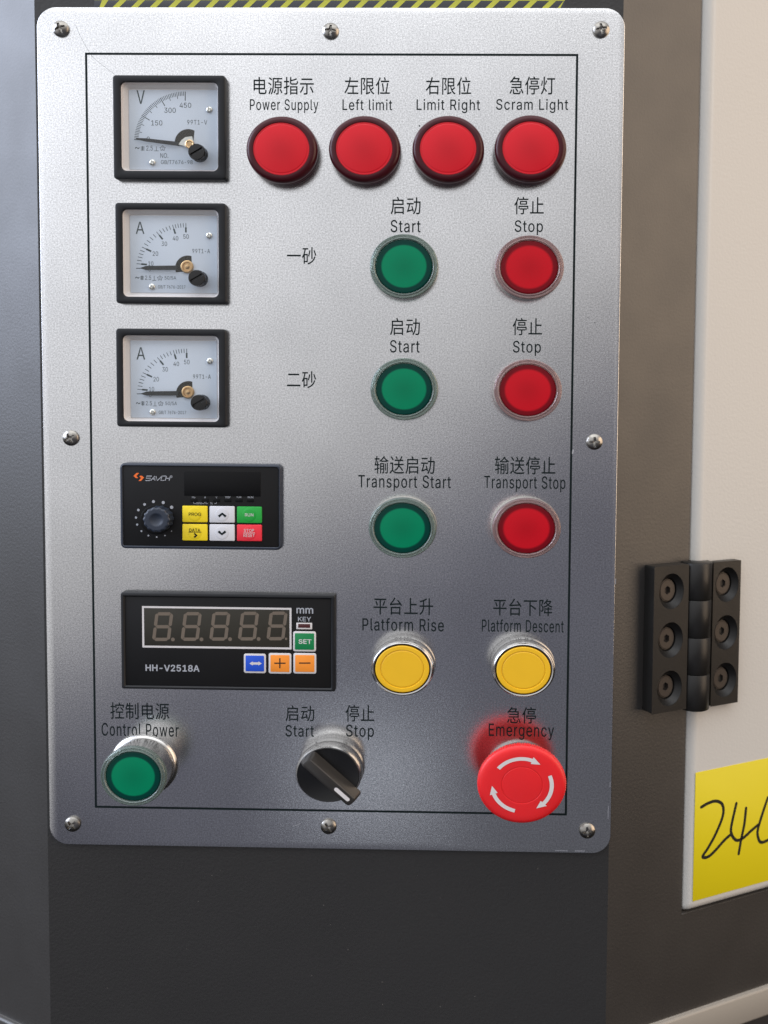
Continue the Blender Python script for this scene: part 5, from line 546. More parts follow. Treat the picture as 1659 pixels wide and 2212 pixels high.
# ------------------------------------------------------------------ control plate
px0 = .5 * (at(79, 60)[0] + at(107, 1780)[0]); px1 = .5 * (at(1353, 50)[0] + at(1317, 1794)[0])
pz1 = .5 * (at(121, 14)[1] + at(1280, 18.5)[1]); pz0 = .5 * (at(150, 1826.5)[1] + at(1279, 1841.5)[1])
bm = bmesh.new()
def ploop(i, h): return rloop(px0 + i, px1 - i, pz0 + i, pz1 - i, 8.3 - i, h, 14)
loft(bm, [ploop(0, H0 + .02), ploop(0, -.25), ploop(.08, -.07), ploop(.25, 0)], True, True)
plate = obj('control_plate', bm, 'alu', None, smooth=50)
tag(plate, 'rectangular sandblasted aluminium control plate with rounded corners and printed captions', 'panel')
b0 = (.5 * (at(184, 115)[0] + at(204.5, 1746)[0]), .5 * (at(1251, 115)[0] + at(1223, 1760)[0]), .5 * (at(204, 1746.5)[1] + at(1223, 1760)[1]), .5 * (at(184, 115)[1] + at(1251, 115)[1]))
bm = bmesh.new(); lw = .95
lo = lambda i: [(b0[0] + i, b0[2] + i, .02), (b0[1] - i, b0[2] + i, .02), (b0[1] - i, b0[3] - i, .02), (b0[0] + i, b0[3] - i, .02)]
loft(bm, [lo(0), lo(lw)], False, False); obj('printed_border', bm, 'ink', plate, smooth=0)
def tbox(bm, s, x0, x1, y0, y1, h=.03, **k):
    a = at(x0, y1, h); b = at(x1, y0, h); text(bm, s, a[0], b[0], a[1], b[1], h, **k)
CJ, LA = 0.006, 0.007
caps = [
 (('电源指示', 548, 677.5, 166.7, 204), ('Power Supply', 540, 687.5, 214.5, 244)),
 (('左限位', 744, 842, 166.7, 204), ('Left limit', 740, 847.2, 214.5, 238)),
 (('右限位', 919.6, 1017.5, 166.7, 204.3), ('Limit Right', 900, 1037, 214.5, 244)),
 (('急停灯', 1100.7, 1199, 165.3, 204), ('Scram Light', 1071.8, 1227.4, 214, 243.5)),
 (('启动', 844, 908.5, 425.6, 463), ('Start', 844, 908.5, 475.4, 501.8)),
 (('停止', 1111, 1175, 425.6, 463), ('Stop', 1111.8, 1172.8, 476, 507.5)),
 (('启动', 842.5, 907, 687.4, 724), ('Start', 842.5, 906.5, 735, 761.5)),
 (('停止', 1107.4, 1171.3, 687.4, 724), ('Stop', 1108, 1168.4, 736.6, 768.2)),
 (('输送启动', 809, 939, 986, 1023), ('Transport Start', 774, 974, 1027.8, 1060)),
 (('输送停止', 1069, 1200, 987, 1024), ('Transport Stop', 1046, 1221.6, 1029.3, 1061.7)),
 (('平台上升', 807, 935.5, 1292, 1327.3), ('Platform Rise', 783, 958.7, 1337, 1362)),
 (('平台下降', 1065.4, 1193.7, 1294.5, 1329.4), ('Platform Descent', 1041, 1217.8, 1339.6, 1364.4)),
 (('控制电源', 238.8, 365, 1519, 1553), ('Control Power', 219.7, 385.6, 1564, 1589.3)),
 (('启动', 617, 678.7, 1524.5, 1557.5), ('Start', 617, 678, 1567, 1591)),
 (('停止', 746.5, 808.6, 1523.5, 1558.5), ('Stop', 747.5, 807.5, 1566, 1598)),
 (('急停', 1095.4, 1157.8, 1528, 1562.4), ('Emergency', 1055.7, 1196.8, 1565, 1597.3)),
 (('一砂', 620, 683, 534, 571), None), (('二砂', 620, 682.5, 802, 838), None)]
for cj, la in caps:
    bm = bmesh.new(); tbox(bm, *cj, weight=CJ, spacing=1.06)
    if la: tbox(bm, *la, weight=LA, spacing=1.10)
    obj('printed_caption', bm, 'ink', plate, smooth=0)

C0 = (0, 0, 2.37)
for pts, w, mt in (([(715,235),(760,340),(835,475),(900,560),(1080,700)], .09, 'ink'), ):
    bm = bmesh.new(); stroke(bm, spline([at(*fp(*p, C0), .02) for p in pts]), w, .015); obj('hairline_scratch', bm, mt, plate, smooth=0)
for pts, w in (([(632, 1785), (640, 1783), (648, 1779)], .35), ([(1238, 972), (1237, 979)], .6), ([(1200, 1837), (1226, 1838)], .35), ([(1243, 1838), (1262, 1838.5)], .5), ([(1314, 1742), (1313.5, 1768)], .4), ([(1318, 1690), (1317.5, 1699)], .35), ([(1330, 1250), (1329.5, 1262)], .3)):
    bm = bmesh.new(); stroke(bm, [at(*p, .03) for p in pts], w, .03); obj('bright_scratch', bm, 'edge', plate, smooth=0)
bm = bmesh.new()
for x_, y_, r_ in ((906, 272, .35), (1285, 697, .22), (1270, 686, .2), (560, 430, .16), (668, 505, .18), (330, 905, .15)):
    p = at(x_, y_, .02); bm.faces.new([V(bm, *q_) for q_ in cloop(r_, .02, 10, *p)])
o = obj('paint_specks', bm, 'ink', plate, smooth=0); o['kind'] = 'stuff'

# ------------------------------------------------------------------ screws
def cross_head(R, dome, arm, depth, rot):
    def hf(x, z):
        c, s = math.cos(rot), math.sin(rot); u, v = x * c + z * s, -x * s + z * c
        r = math.hypot(x, z); h = dome * (1 - (r / R) ** 2.2) + .5
        d = min(abs(u), abs(v)); L = max(abs(u), abs(v))
        if d < arm * (1 - .35 * L / (R * .62)) and L < R * .62: h -= depth * (1 - .55 * L / (R * .62))
        if r > R * .97: h = .0
        return h
    return hf
scr = [((129, 60.4), 0.35, 'upper left corner screw, pan head cross recess, above the voltmeter'), ((713.5, 65.5), 1.45, 'cross head screw at the middle of the plate top edge, below the tape'),
       ((1299.5, 62), .2, 'cross head screw in the upper right corner of the plate'), ((151, 946.5), .5, 'cross head screw at the plate left edge beside the lowest ammeter'),
       ((1284.5, 955), 0.0, 'cross head screw halfway down the plate right edge, outside the printed border'), ((155, 1782.5), .75, 'cross head screw in the lower left corner below the green control power button'),
       ((709, 1787.5), .55, 'brownish cross head screw at the plate bottom edge below the selector switch'), ((1269, 1797), .1, 'cross head screw in the lower right corner beside the emergency stop button')]
for k, ((sx, sy), rot, lab) in enumerate(scr):
    x, z = at(sx, sy, 1.2)
    bm = polar(3.45, cross_head(3.45, 1.35, .62, 1.5, rot), 26, 96)
    o = obj('panel_screw', bm, 'screw', None, smooth=35); o.location = (x * MM, 0, z * MM); o.scale = (1.04, 1, 1)
    tag(o, lab, 'screw', 'cross head screws holding the control plate')

# ------------------------------------------------------------------ analogue meters
def meter(label, crop, fr, win, dialr, kind, knob, group):
    """fr / win / dialr: zoomed-crop rectangles x0, y0, x1, y1 of bezel front, window and dial"""
    HF, HD = 3.4, 0.3
    P = lambda x, y, h: at(*fp(x, y, crop), h)
    a, b = P(fr[0], fr[3], HF), P(fr[2], fr[1], HF)
    cx, cz = (a[0] + b[0]) / 2, (a[1] + b[1]) / 2
    q = lambda x, y, h: (lambda p: (p[0] - cx, p[1] - cz))(P(x, y, h))
    rt = thing('panel_meter', label, 'meter', (cx * MM, 0, cz * MM), group)
    x0, z0 = q(fr[0], fr[3], HF); x1, z1 = q(fr[2], fr[1], HF)
    w0, y0 = q(win[0], win[3], HF - .8); w1, y1 = q(win[2], win[1], HF - .8)
    bm = bmesh.new()
    L = lambda i, h, r: rloop(x0 + i, x1 - i, z0 + i, z1 - i, r, h, 8)
    I = lambda i, h, r: rloop(w0 - i, w1 + i, y0 - i, y1 + i, r, h, 8)
    loft(bm, [L(0, .05, 1.4), L(0, HF - .8, 1.4), L(.25, HF - .2, 1.3), L(.8, HF, 1.2), I(.55, HF, 2.6), I(.15, HF - .2, 2.3), I(0, HF - .9, 2.1)], True, False)
    obj('bezel', bm, 'black', rt)
    d0, e0 = q(dialr[0], dialr[3], HD); d1, e1 = q(dialr[2], dialr[1], HD)
    bm = bmesh.new(); loft(bm, [I(-.02, HF - .9, 2.1), I(-.3, HF - 1.3, 2.1), rloop(d0 - .3, d1 + .3, e0 - .3, e1 + .3, 1.0, .1, 8)], False, True)
    obj('housing', bm, 'tray', rt)
    dl = obj('dial', slab(d0, d1, e0, e1, .2, .15, HD, .08), 'dial', rt)
    bm = bmesh.new(); h = HD + .03
    def T(s, xa, ya, xb, yb, **k):
        p, r = q(xa, yb, h), q(xb, ya, h); text(bm, s, p[0], r[0], p[1], r[1], h, **k)
    def seg(p1, p2, w): stroke(bm, [q(*p1, h), q(*p2, h)], w, h, cap=False)
    if kind == 'V':
        C, rx, ry = (1010, 845), 605, 590
        for i in range(46):
            an = math.radians(88 * (1 - i / 45)); s, c = math.sin(an), math.cos(an)
            ln = .185 if i % 15 == 0 else .135 if i % 5 == 0 else .085
            seg((C[0] - rx * s, C[1] - ry * c), (C[0] - rx * (1 - ln) * s, C[1] - ry * (1 - ln) * c), .34 if i % 15 == 0 else .24)
        T('V', 435, 240, 530, 400, weight=.004); T('150', 607, 597, 738, 657, weight=0); T('300', 762, 447, 897, 507, weight=0); T('450', 943, 388, 1080, 448, weight=0)
        T('0', 553, 790, 590, 845, weight=0); T('99T1-V', 1033, 592, 1270, 645, weight=0, spacing=1.1)
        T('~', 415, 912, 468, 935); T('2.5', 548, 897, 625, 955, weight=0); T('NO.', 715, 985, 808, 1042, weight=0); T('GB/T7676-98', 722, 1068, 1097, 1120, weight=0)
        X, Y, U = 485, 900, 1.0
        sym = (905, 958, 640, 695, 742, 928, 32)
        pt = [(425, 806), (540, 808), (930, 852), (930, 900), (540, 846), (430, 824)]
        hub = (1045, 860, 160); scrw = [(1293, 467), (617, 1095)]; hb = (1062, 880)
    else:
        C, rx, ry = (1007, 930), 657, 590
        ang = [90.5, 85, 62.5, 36.4, 15.7, 0]
        dy = kind[1]; 
        for j in range(1, 6):
            for k in range(5 if j < 5 else 1):
                an = math.radians(ang[j] + ((ang[j + 1] - ang[j]) * k / 5 if k else 0)); s, c = math.sin(an), math.cos(an)
                seg((C[0] - rx * s, C[1] - ry * c), (C[0] - rx * .905 * s, C[1] - ry * .905 * c), .26)
                if k == 0: seg((C[0] - rx * .905 * s, C[1] - ry * .905 * c), (C[0] - rx * .79 * s, C[1] - ry * .79 * c), .72)
        seg((345, 940), (430, 938), .3)
        T('A', 342, 322, 455, 483, weight=0); T('10', 508, 848, 575, 905, weight=0); T('20', 567, 715, 638, 775, weight=0); T('30', 685, 585, 757, 643, weight=0)
        T('40', 832, 513, 906, 570, weight=0); T('50', 972, 488, 1045, 547, weight=0); T('0', 508, 930, 540, 980, weight=0); T('99T1-A', 1092, 683, 1327, 738, weight=0, spacing=1.1)
        T('~', 335, 1052, 390, 1075); T('2.5', 465, 1037, 545, 1092, weight=0); T('50/5A', 725, 1042, 878, 1095, weight=0); T('GB/T 7676-2017', 637, 1165, 1000, 1213, weight=0)
        sym = (1040, 1100, 560, 612, 662, 1070, 34)
        pt = [(400, 934), (475, 908), (890, 902), (890, 962), (475, 962), (410, 944)]
        hub = (1030, 935, 165); scrw = [(1313, 503), (552, 1183)]; hb = (1022, 918)
    ya, yb, xa, xb, sxx, syy, sr = sym
    gx = 505 if kind == 'V' else 425
    for i in range(4): seg((gx - 22, ya + 6 + i * 13), (gx + 22, ya + 6 + i * 13), .2)
    seg((gx, ya - 4), (gx, yb - 4), .25)
    seg((xa, yb), (xb, yb), .2); seg(((xa + xb) / 2, ya), ((xa + xb) / 2, yb), .2)
    star = []
    for i in range(10):
        a_ = math.pi / 2 + i * math.pi / 5; rr = sr if i % 2 == 0 else sr * .62
        star.append((sxx + rr * math.cos(a_) * 1.08, syy - rr * math.sin(a_)))
    for i in range(10): seg(star[i], star[(i + 1) % 10], .18)
    T('2', sxx - 10, syy - 14, sxx + 10, syy + 14, weight=0)
    obj('scale_print', bm, 'dialink', dl, smooth=0)
    # cut-out with the movement, hub and pointer
    bm = bmesh.new(); h2 = HD + .06; arc = []
    a0, a1 = (62, 192) if kind == 'V' else (72, 200)
    for i in range(25):
        a_ = math.radians(a0 + (a1 - a0) * i / 24); arc.append(q(hub[0] + hub[2] * math.cos(a_), hub[1] - hub[2] * math.sin(a_), h2))
    arc.append(q(hub[0] + 55, hub[1] + 40, h2))
    prism(bm, arc, h2 - .05, h2); obj('movement_opening', bm, 'dark', rt, smooth=0)
    hx, hz_ = q(hb[0], hb[1], 1.0)
    if kind == 'V':
        bm = bmesh.new(); pl = [(925, 885), (965, 830), (1010, 795), (1090, 785), (1108, 850), (1100, 905), (1040, 925), (985, 895)]
        prism(bm, [q(*p, .9) for p in pl], .6, .9); obj('movement_plate', bm, 'silver', rt, smooth=0)
        bm = lathe([(1.9, .6), (1.9, 1.3), (1.5, 1.5), (1.2, 1.3), (1.2, 1.2)], 36); o = obj('hub', bm, 'brass', rt); o.location = (hx * MM, 0, hz_ * MM)
    else:
        bm = lathe([(2.75, .5), (2.7, .95), (2.3, 1.15), (1.9, 1.1), (1.7, .7), (.95, .7), (.85, 1.2), (.4, 1.35)], 48); o = obj('hub', bm, 'brass', rt); o.location = (hx * MM, 0, hz_ * MM)
    bm = bmesh.new(); prism(bm, [q(*p, 1.5) for p in pt], 1.25, 1.5); obj('pointer', bm, 'pointer', rt, smooth=0)
    for p in scrw:
        sx_, sz_ = q(*p, .9); bm = polar(1.35, cross_head(1.35, .5, .26, .5, .3), 14, 48); o = obj('dial_screw', bm, 'silver', rt, smooth=35); o.location = (sx_ * MM, -.3 * MM, sz_ * MM)
    obj('cover_pane', slab(w0 + .1, w1 - .1, y0 + .1, y1 - .1, 2.0, HF - 1.9, HF - 1.3, .2), 'pane', rt)
    # slotted zero adjuster standing on the cover
    kx, kz = q(*knob, HF + 4.2)
    def hf(x, z):
        c, s = math.cos(.55), math.sin(.55); u, v = x * c + z * s, -x * s + z * c
        r = math.hypot(x, z); h = 4.2 - (.25 if r > 3.25 else 0) - .12 * (r / 3.5) ** 2
        if abs(v) < .42 and abs(u) < 2.7: h -= .9
        if r > 3.42: h = 2.4
        return h
    bm = polar(3.45, hf, 26, 72); lathe([(3.45, 2.4), (3.0, 1.4), (3.3, .8), (3.4, -1.2)], 72, False, False, bm)
    o = obj('zero_adjuster', bm, 'blackgloss', rt, smooth=35); o.location = (kx * MM, -HF * MM, kz * MM); o.scale = (1.06, 1, 1)
    return rt
mg = 'square analogue panel meters in a column'
meter('square voltmeter with V on its dial and scale to 450, top of the meter column', (400, 280, 2.9625), (157, 58, 1483, 1288), (258, 150, 1395, 1193), (352, 238, 1392, 1180), 'V', (1140, 965), mg)
A2 = (440, 790, 3.318)
meter('square ammeter directly below the voltmeter, middle of the meter column', A2, (75, 72, 1535, 1402), (178, 166, 1436, 1315), (275, 245, 1420, 1262), 'A2', (1145, 1065), mg)
A3 = (450 - (20 - 0) / 3.386 * 0 + 0, 1290, 3.386)
# lowest ammeter: same dial, crop shifted so that the same numbers fit
A3 = (440 + 2.6, 1290 - (790 - 790) - 5.0 + 0.0, 3.318)
meter('square ammeter lowest in the meter column, above the keypad', (443.2, 1292.2, 3.318 * 1.0 + .0), (75, 80, 1525, 1375), (172, 172, 1430, 1300), (270, 240, 1405, 1255), 'A3', (1164, 1056), mg)

# ------------------------------------------------------------------ red pilot lamps
HLp = 7.0
def lamp_root(c, label):
    x, z = at(c[0], c[1], HLp)
    return (x * MM, 0, z * MM), label
lg = 'red pilot lamps in a row under the printed lamp captions'
lamps = [((607.3, 321.2), 'red pilot lamp under the Power Supply caption, beside the voltmeter'), ((786.4, 320.3), 'red pilot lamp under the Left limit caption'),
         ((967.9, 320.1), 'red pilot lamp under the Limit Right caption'), ((1146.5, 319), 'red pilot lamp under the Scram Light caption')]
loc, lab = lamp_root(*lamps[0])
lp = thing('pilot_lamp', lab, 'pilot lamp', loc, lg, (1.075, 1, .985))
obj('rim', lathe([(14.0, .05), (14.1, .6), (14.0, 1.8), (13.75, 2.2), (14.05, 2.6), (14.1, 4.6), (13.9, 5.7), (13.4, 6.5), (12.6, 7.0), (11.6, 7.1), (11.25, 7.05), (11.15, 6.8)], 96, True, False), 'red_rim', lp)
def domeh(x, z):
    r = math.hypot(x, z); return 6.7 + .9 * (1 - (r / 11.2) ** 2) - (.15 if 10.2 < r < 10.6 else 0) + .05 * math.sin(x * .5 + z * .33)
obj('lens', polar(11.2, domeh, 40, 96), 'red_lamp', lp, smooth=60)
for c, lab in lamps[1:]:
    loc, l_ = lamp_root(c, lab); dup(lp, loc, l_)

# ------------------------------------------------------------------ illuminated push buttons
def push_button(name, label, c, hb, kind, group, scale):
    """c = picture centre of the lens, hb = height of the bezel ring's front (mm)"""
    x, z = at(c[0], c[1], hb); rt = thing(name, label, 'push button', (x * MM, 0, z * MM), group, scale)
    return rt
def fill_button(rt, hb, lens, tall=False):
    if tall:
        obj('collar', lathe([(15.2, .05), (15.2, 1.2), (14.6, 2.0), (13.9, 2.4), (13.6, hb - 3.2), (13.2, hb - 2.8)], 96, True, True), 'chrome', rt)
    else:
        obj('collar', lathe([(14.3, .05), (14.3, hb * .35), (13.9, hb * .45), (13.6, hb * .5), (12.6, hb * .5)], 96, True, True), 'silver', rt)
    b0_ = hb - 2.9 if tall else hb * .45
    bz = obj('bezel', lathe([(12.9, b0_), (14.0, b0_), (14.35, b0_ + .6), (14.3, hb - 1.2), (14.1, hb - .5), (13.75, hb - .25), (13.6, hb - .45), (12.95, hb - .5), (12.8, hb - .15), (12.45, hb - .02), (12.2, hb - .2), (12.05, hb - .6), (12.0, hb - 1.6)], 96, False, False), 'clear_red' if lens[0] == 'r' else 'clear_green', rt)
    ln = polar(11.9, lambda x, z: hb - .7 + .3 * (1 - (math.hypot(x, z) / 11.9) ** 2) - (.25 if 11.6 < math.hypot(x, z) else 0), 32, 96)
    lathe([(11.9, hb - .95), (11.95, hb - 2.6)], 96, False, False, ln)
    lo_ = obj('lens', ln, lens, rt, smooth=50)
    return rt
gs, rs = 'green illuminated push buttons', 'red illuminated push buttons'
B1 = fill_button(push_button('push_button', 'green push button under the topmost Start caption, level with the middle meter', (872.3, 575), 5.5, 'g', gs, (1.02, 1, .955)), 5.5, 'green_lens')
def bdup(src, c, hb, label, scale=None):
    x, z = at(c[0], c[1], hb); return dup(src, (x * MM, 0, z * MM), label, scale)
bdup(B1, (872.5, 840.5), 5.5, 'green push button under the second Start caption, level with the lowest meter', (1.015, 1, .93))
R1 = fill_button(push_button('push_button', 'red push button under the topmost Stop caption, right of the first green button', (1143.5, 576.8), 5.5, 'r', rs, (1.03, 1, .94)), 5.5, 'red_lens')
bdup(R1, (1140.3, 843), 5.5, 'red push button under the second Stop caption, right of the second green button', (1.02, 1, .925))
B3 = fill_button(push_button('push_button', 'green push button under the Transport Start caption', (869, 1141.2), 8.0, 'g', gs, (1.02, 1, .91)), 8.0, 'green_lens')
R3 = fill_button(push_button('push_button', 'red push button under the Transport Stop caption', (1137.4, 1142), 8.0, 'r', rs, (1.03, 1, .905)), 8.0, 'red_lens')
B4 = fill_button(push_button('push_button', 'green push button with tall chrome collar under the Control Power caption', (286.5, 1678.5), 15.0, 'g', gs, (1.0, 1, .91)), 15.0, 'green_lens', True)

# yellow platform buttons
def yellow(c, label, scale):
    hb = 10.0; x, z = at(c[0], c[1], hb); rt = thing('push_button', label, 'push button', (x * MM, 0, z * MM), 'yellow push buttons for the platform', scale)
    obj('collar', lathe([(14.2, .05), (14.2, 2.6), (13.9, 3.0), (13.9, 3.6), (14.1, 4.2), (13.9, hb - 1.6), (13.4, hb - .5), (12.9, hb - .1), (12.4, hb - .3), (12.2, hb - 1.2), (12.15, hb - 3)], 96, True, False), 'chrome', rt)
    def hf(xx, zz):
        r = math.hypot(xx, zz); h = hb - .05 - (.35 if 9.2 < r < 9.65 else 0)
        if r <= 9.2: h -= .12
        if r > 11.3: h -= (r - 11.3) ** 2 * .9
        return h
    bm = polar(11.75, hf, 60, 96); lathe([(11.75, hb - .25), (11.75, hb - 3)], 96, False, False, bm)
    obj('cap', bm, 'yellow', rt, smooth=50); return rt
Y1 = yellow((868.8, 1445.6), 'yellow push button with chrome collar under the Platform Rise caption', (.985, 1, .865))
bdup(Y1, (1131, 1448.4), 10.0, 'yellow push button with chrome collar under the Platform Descent caption')

# ------------------------------------------------------------------ selector switch
hs_ = 11.0; x, z = at(708.6, 1674.2, hs_)
sw_ = thing('selector_switch', 'black rotary selector switch with chrome collar below the Start and Stop captions', 'switch', (x * MM, 0, z * MM), None, (1.03, 1, .905))
obj('collar', lathe([(14.2, .05), (14.2, 2.5), (13.8, 3.2), (13.8, 4), (14.0, 4.4), (13.9, hs_ - 1.4), (13.4, hs_ - .4), (13.0, hs_ - .3)], 96, True, True), 'chrome', sw_)
obj('disc', lathe([(13.25, hs_ - .8), (13.2, hs_ - .2), (12.9, hs_ + .15), (12.6, hs_ + .1), (12.3, hs_)], 96, True, True), 'blackgloss', sw_)
ang = math.radians(-45)
bm = bmesh.new()
def lv(i, h, w):
    pts = rloop(-12.3 + i, 15.6 - i, -w, w, min(1.5, w * .8), h, 6)
    c, s = math.cos(ang), math.sin(ang)
    return [(px * c - pz * s, px * s + pz * c, hh) for px, pz, hh in pts]
loft(bm, [lv(-.5, hs_ + .05, 4.3), lv(0, hs_ + 5.2, 2.5), lv(.25, hs_ + 5.8, 2.25), lv(.8, hs_ + 6.0, 1.9)], False, True)
hd = obj('handle', bm, 'handle', sw_)
bm = bmesh.new(); pts = rloop(5.2, 13.6, -.85, .85, .85, 0, 5); c, s = math.cos(ang), math.sin(ang)
prism(bm, [(px * c - pz * s, px * s + pz * c) for px, pz, _ in pts], hs_ + 5.9, hs_ + 6.08); obj('index_line', bm, 'white', hd, smooth=0)

# ------------------------------------------------------------------ emergency stop
he = 16.5; x, z = at(1127.3, 1696.0, he)
es = thing('emergency_stop', 'large red mushroom emergency stop button with three white arrows', 'emergency stop', (x * MM, 0, z * MM), None, (1.0, 1, .90))
obj('collar', lathe([(14.2, .05), (14.2, 2.2), (13.5, 3), (11, 3.4), (10.2, 6), (10.2, 11)], 72, True, True), 'chrome', es)
kn = lambda a: 1 + .010 * (1 if math.sin(a * 110) > 0 else -1)
bm = bmesh.new()
loft(bm, [cloop(10.5, he - 7.0, 440), cloop(13.0, he - 5.2, 440), cloop(17.6, he - 4.5, 440), cloop(18.75, he - 4.0, 440, f=kn), cloop(18.85, he - 1.6, 440, f=kn), cloop(18.6, he - .9, 440), cloop(18.0, he - .35, 440), cloop(16.8, he - .05, 440), cloop(14.5, he + .1, 440), cloop(9.0, he + .15, 440), cloop(8.85, he - .05, 440), cloop(8.55, he - .05, 440), cloop(8.4, he + .12, 440), cloop(4, he + .35, 440), cloop(1, he + .4, 440)], True, True)
cap_ = obj('mushroom_cap', bm, 'red', es, smooth=35)
for a0, a1 in ((142, 58), (22, -55), (-103, -172)):
    bm = bmesh.new(); r, w = 12.7, .85; n = 16; e = math.radians(12.5) ; A0, A1 = math.radians(a0), math.radians(a1) + e
    o1 = [((r + w) * math.cos(A0 + (A1 - A0) * i / n), (r + w) * math.sin(A0 + (A1 - A0) * i / n)) for i in range(n + 1)]
    o2 = [((r - w) * math.cos(A0 + (A1 - A0) * i / n), (r - w) * math.sin(A0 + (A1 - A0) * i / n)) for i in range(n, -1, -1)]
    h = he + .17; 
    V1 = [V(bm, *p, h) for p in o1]; V2 = [V(bm, *p, h) for p in o2[::-1]]
    for i in range(n): bm.faces.new((V1[i], V1[i+1], V2[i+1], V2[i]))
    tip = (r * math.cos(A1 - 1.45 * e), r * math.sin(A1 - 1.45 * e))
    bm.faces.new([V(bm, *p, h) for p in (((r + 1.75) * math.cos(A1), (r + 1.75) * math.sin(A1)), tip, ((r - 1.75) * math.cos(A1), (r - 1.75) * math.sin(A1)))])
    obj('white_arrow', bm, 'white', cap_, smooth=0)

# ------------------------------------------------------------------ drive keypad
CK = (450, 1830, 2.37); HK = 3.4
def K(x, y, h=HK): return at(*fp(x, y, CK), h)
a, b = K(71, 864), K(1598, 68); cx, cz = (a[0] + b[0]) / 2, (a[1] + b[1]) / 2
kp = thing('drive_keypad', 'dark blue framed drive keypad with rotary knob and six coloured keys', 'keypad', (cx * MM, 0, cz * MM))
kq = lambda x, y, h=HK: (K(x, y, h)[0] - cx, K(x, y, h)[1] - cz)
def krect(r, h=HK): p, q_ = kq(r[0], r[3], h), kq(r[2], r[1], h); return p[0], q_[0], p[1], q_[1]
R_ = krect((71, 68, 1598, 864)); f_ = krect((100, 92, 1576, 836))
bm = bmesh.new()
L = lambda i, h, r: rloop(R_[0] + i, R_[1] - i, R_[2] + i, R_[3] - i, r, h, 7)
I = lambda i, h, r: rloop(f_[0] - i, f_[1] + i, f_[2] - i, f_[3] + i, r, h, 7)
loft(bm, [L(0, .05, 2.2), L(0, HK - 1.2, 2.2), L(.3, HK - .3, 2.0), L(.9, HK, 1.6), I(.3, HK, 1.0), I(0, HK - .25, .8), I(-.05, HK - .8, .8)], True, True)
obj('frame', bm, 'navy', kp)
face = obj('face', slab(f_[0] + .1, f_[1] - .1, f_[2] + .1, f_[3] - .1, .7, HK - .75, HK - .35, .08), 'blackface', kp)
HS = HK - .30
obj('display_window', slab(*krect((678, 138, 1402, 362)), .2, HS - .1, HS + .06, .04), 'screen', kp)
for i in range(6):
    x0 = 737 + i * 107; obj('status_light', slab(*krect((x0, 389, x0 + 66, 422)), .2, HS - .1, HS + .05, .03), 'screen', kp)
bm = bmesh.new(); hh = HS + .03
def KT(bm, s, x0, y0, x1, y1, h=hh, **k): p, q_ = kq(x0, y1, h), kq(x1, y0, h); text(bm, s, p[0], q_[0], p[1], q_[1], h, **k)
for s, x0, x1 in (('Hz', 754, 785), ('A', 870, 886), ('V', 978, 993), ('TRIP', 1067, 1118), ('F/R', 1179, 1222), ('RUN', 1283, 1335)): KT(bm, s, x0, 369, x1, 386, weight=.004)
KT(bm, 'RPM', 797, 426, 846, 443, weight=.004); KT(bm, '%', 926, 425, 949, 444, weight=.004)
def KS(bm, pts, w, h=hh): stroke(bm, [kq(*p, h) for p in pts], w, h, cap=False)
for pts in ([(769, 420), (769, 437), (790, 437)], [(850, 437), (870, 437), (870, 420)], [(885, 420), (885, 437), (903, 437)], [(966, 437), (985, 437), (985, 420)]): KS(bm, pts, .16)
for x, y, r in ((388,418,14),(481,427,15),(560,472,16),(304,445,13),(245,498,12.5),(223,569,11),(234,636,10),(274,698,9),(340,740,8.5),(419,754,8),(497,740,6.5),(559,698,5)):
    p = kq(x, y, hh); bm.faces.new([V(bm, *q_) for q_ in cloop(r / 2.37 / 9.26, hh, 20, p[0], p[1])])
# angular lettering of the maker's name
hl = hh
for pts in ([(372, 176), (326, 176), (319, 196), (360, 196), (352, 218), (312, 218)],
            [(362, 219), (402, 176), (402, 219)], [(384, 204), (402, 204)],
            [(412, 176), (424, 219), (470, 176)],
            [(508, 176), (470, 176), (458, 217), (492, 217)], [(512, 176), (500, 219)], [(548, 176), (536, 219)], [(507, 198), (541, 198)]): KS(bm, pts, .36)
c0 = kq(556, 182, hh)
loft(bm, [cloop(.55, hh, 20, *c0), cloop(.4, hh, 20, *c0)], False, False); KT(bm, 'R', 551, 177, 562, 188)
obj('face_print', bm, 'grey_ink', face, smooth=0)
bm = bmesh.new()
for pts in ([(228, 147), (252, 147), (226, 175), (244, 195), (222, 195), (199, 175)], [(262, 173), (280, 173), (299, 190), (270, 222), (246, 222), (272, 193), (255, 182)]):
    bm.faces.new([V(bm, *kq(*p, hh), hh) for p in pts])
obj('maker_mark', bm, 'orange_ink', face, smooth=0)
keys = [('key_yellow', (663, 460, 900, 613), 'yellow key reading PROG'), ('key_white', (920, 463, 1158, 617), 'white key with up arrow'), ('key_green', (1180, 467, 1416, 621), 'green key reading RUN'),
        ('key_yellow', (663, 633, 900, 787), 'yellow key reading DATA'), ('key_white', (920, 635, 1158, 790), 'white key with down arrow'), ('key_red', (1180, 638, 1416, 792), 'red key reading STOP RESET')]
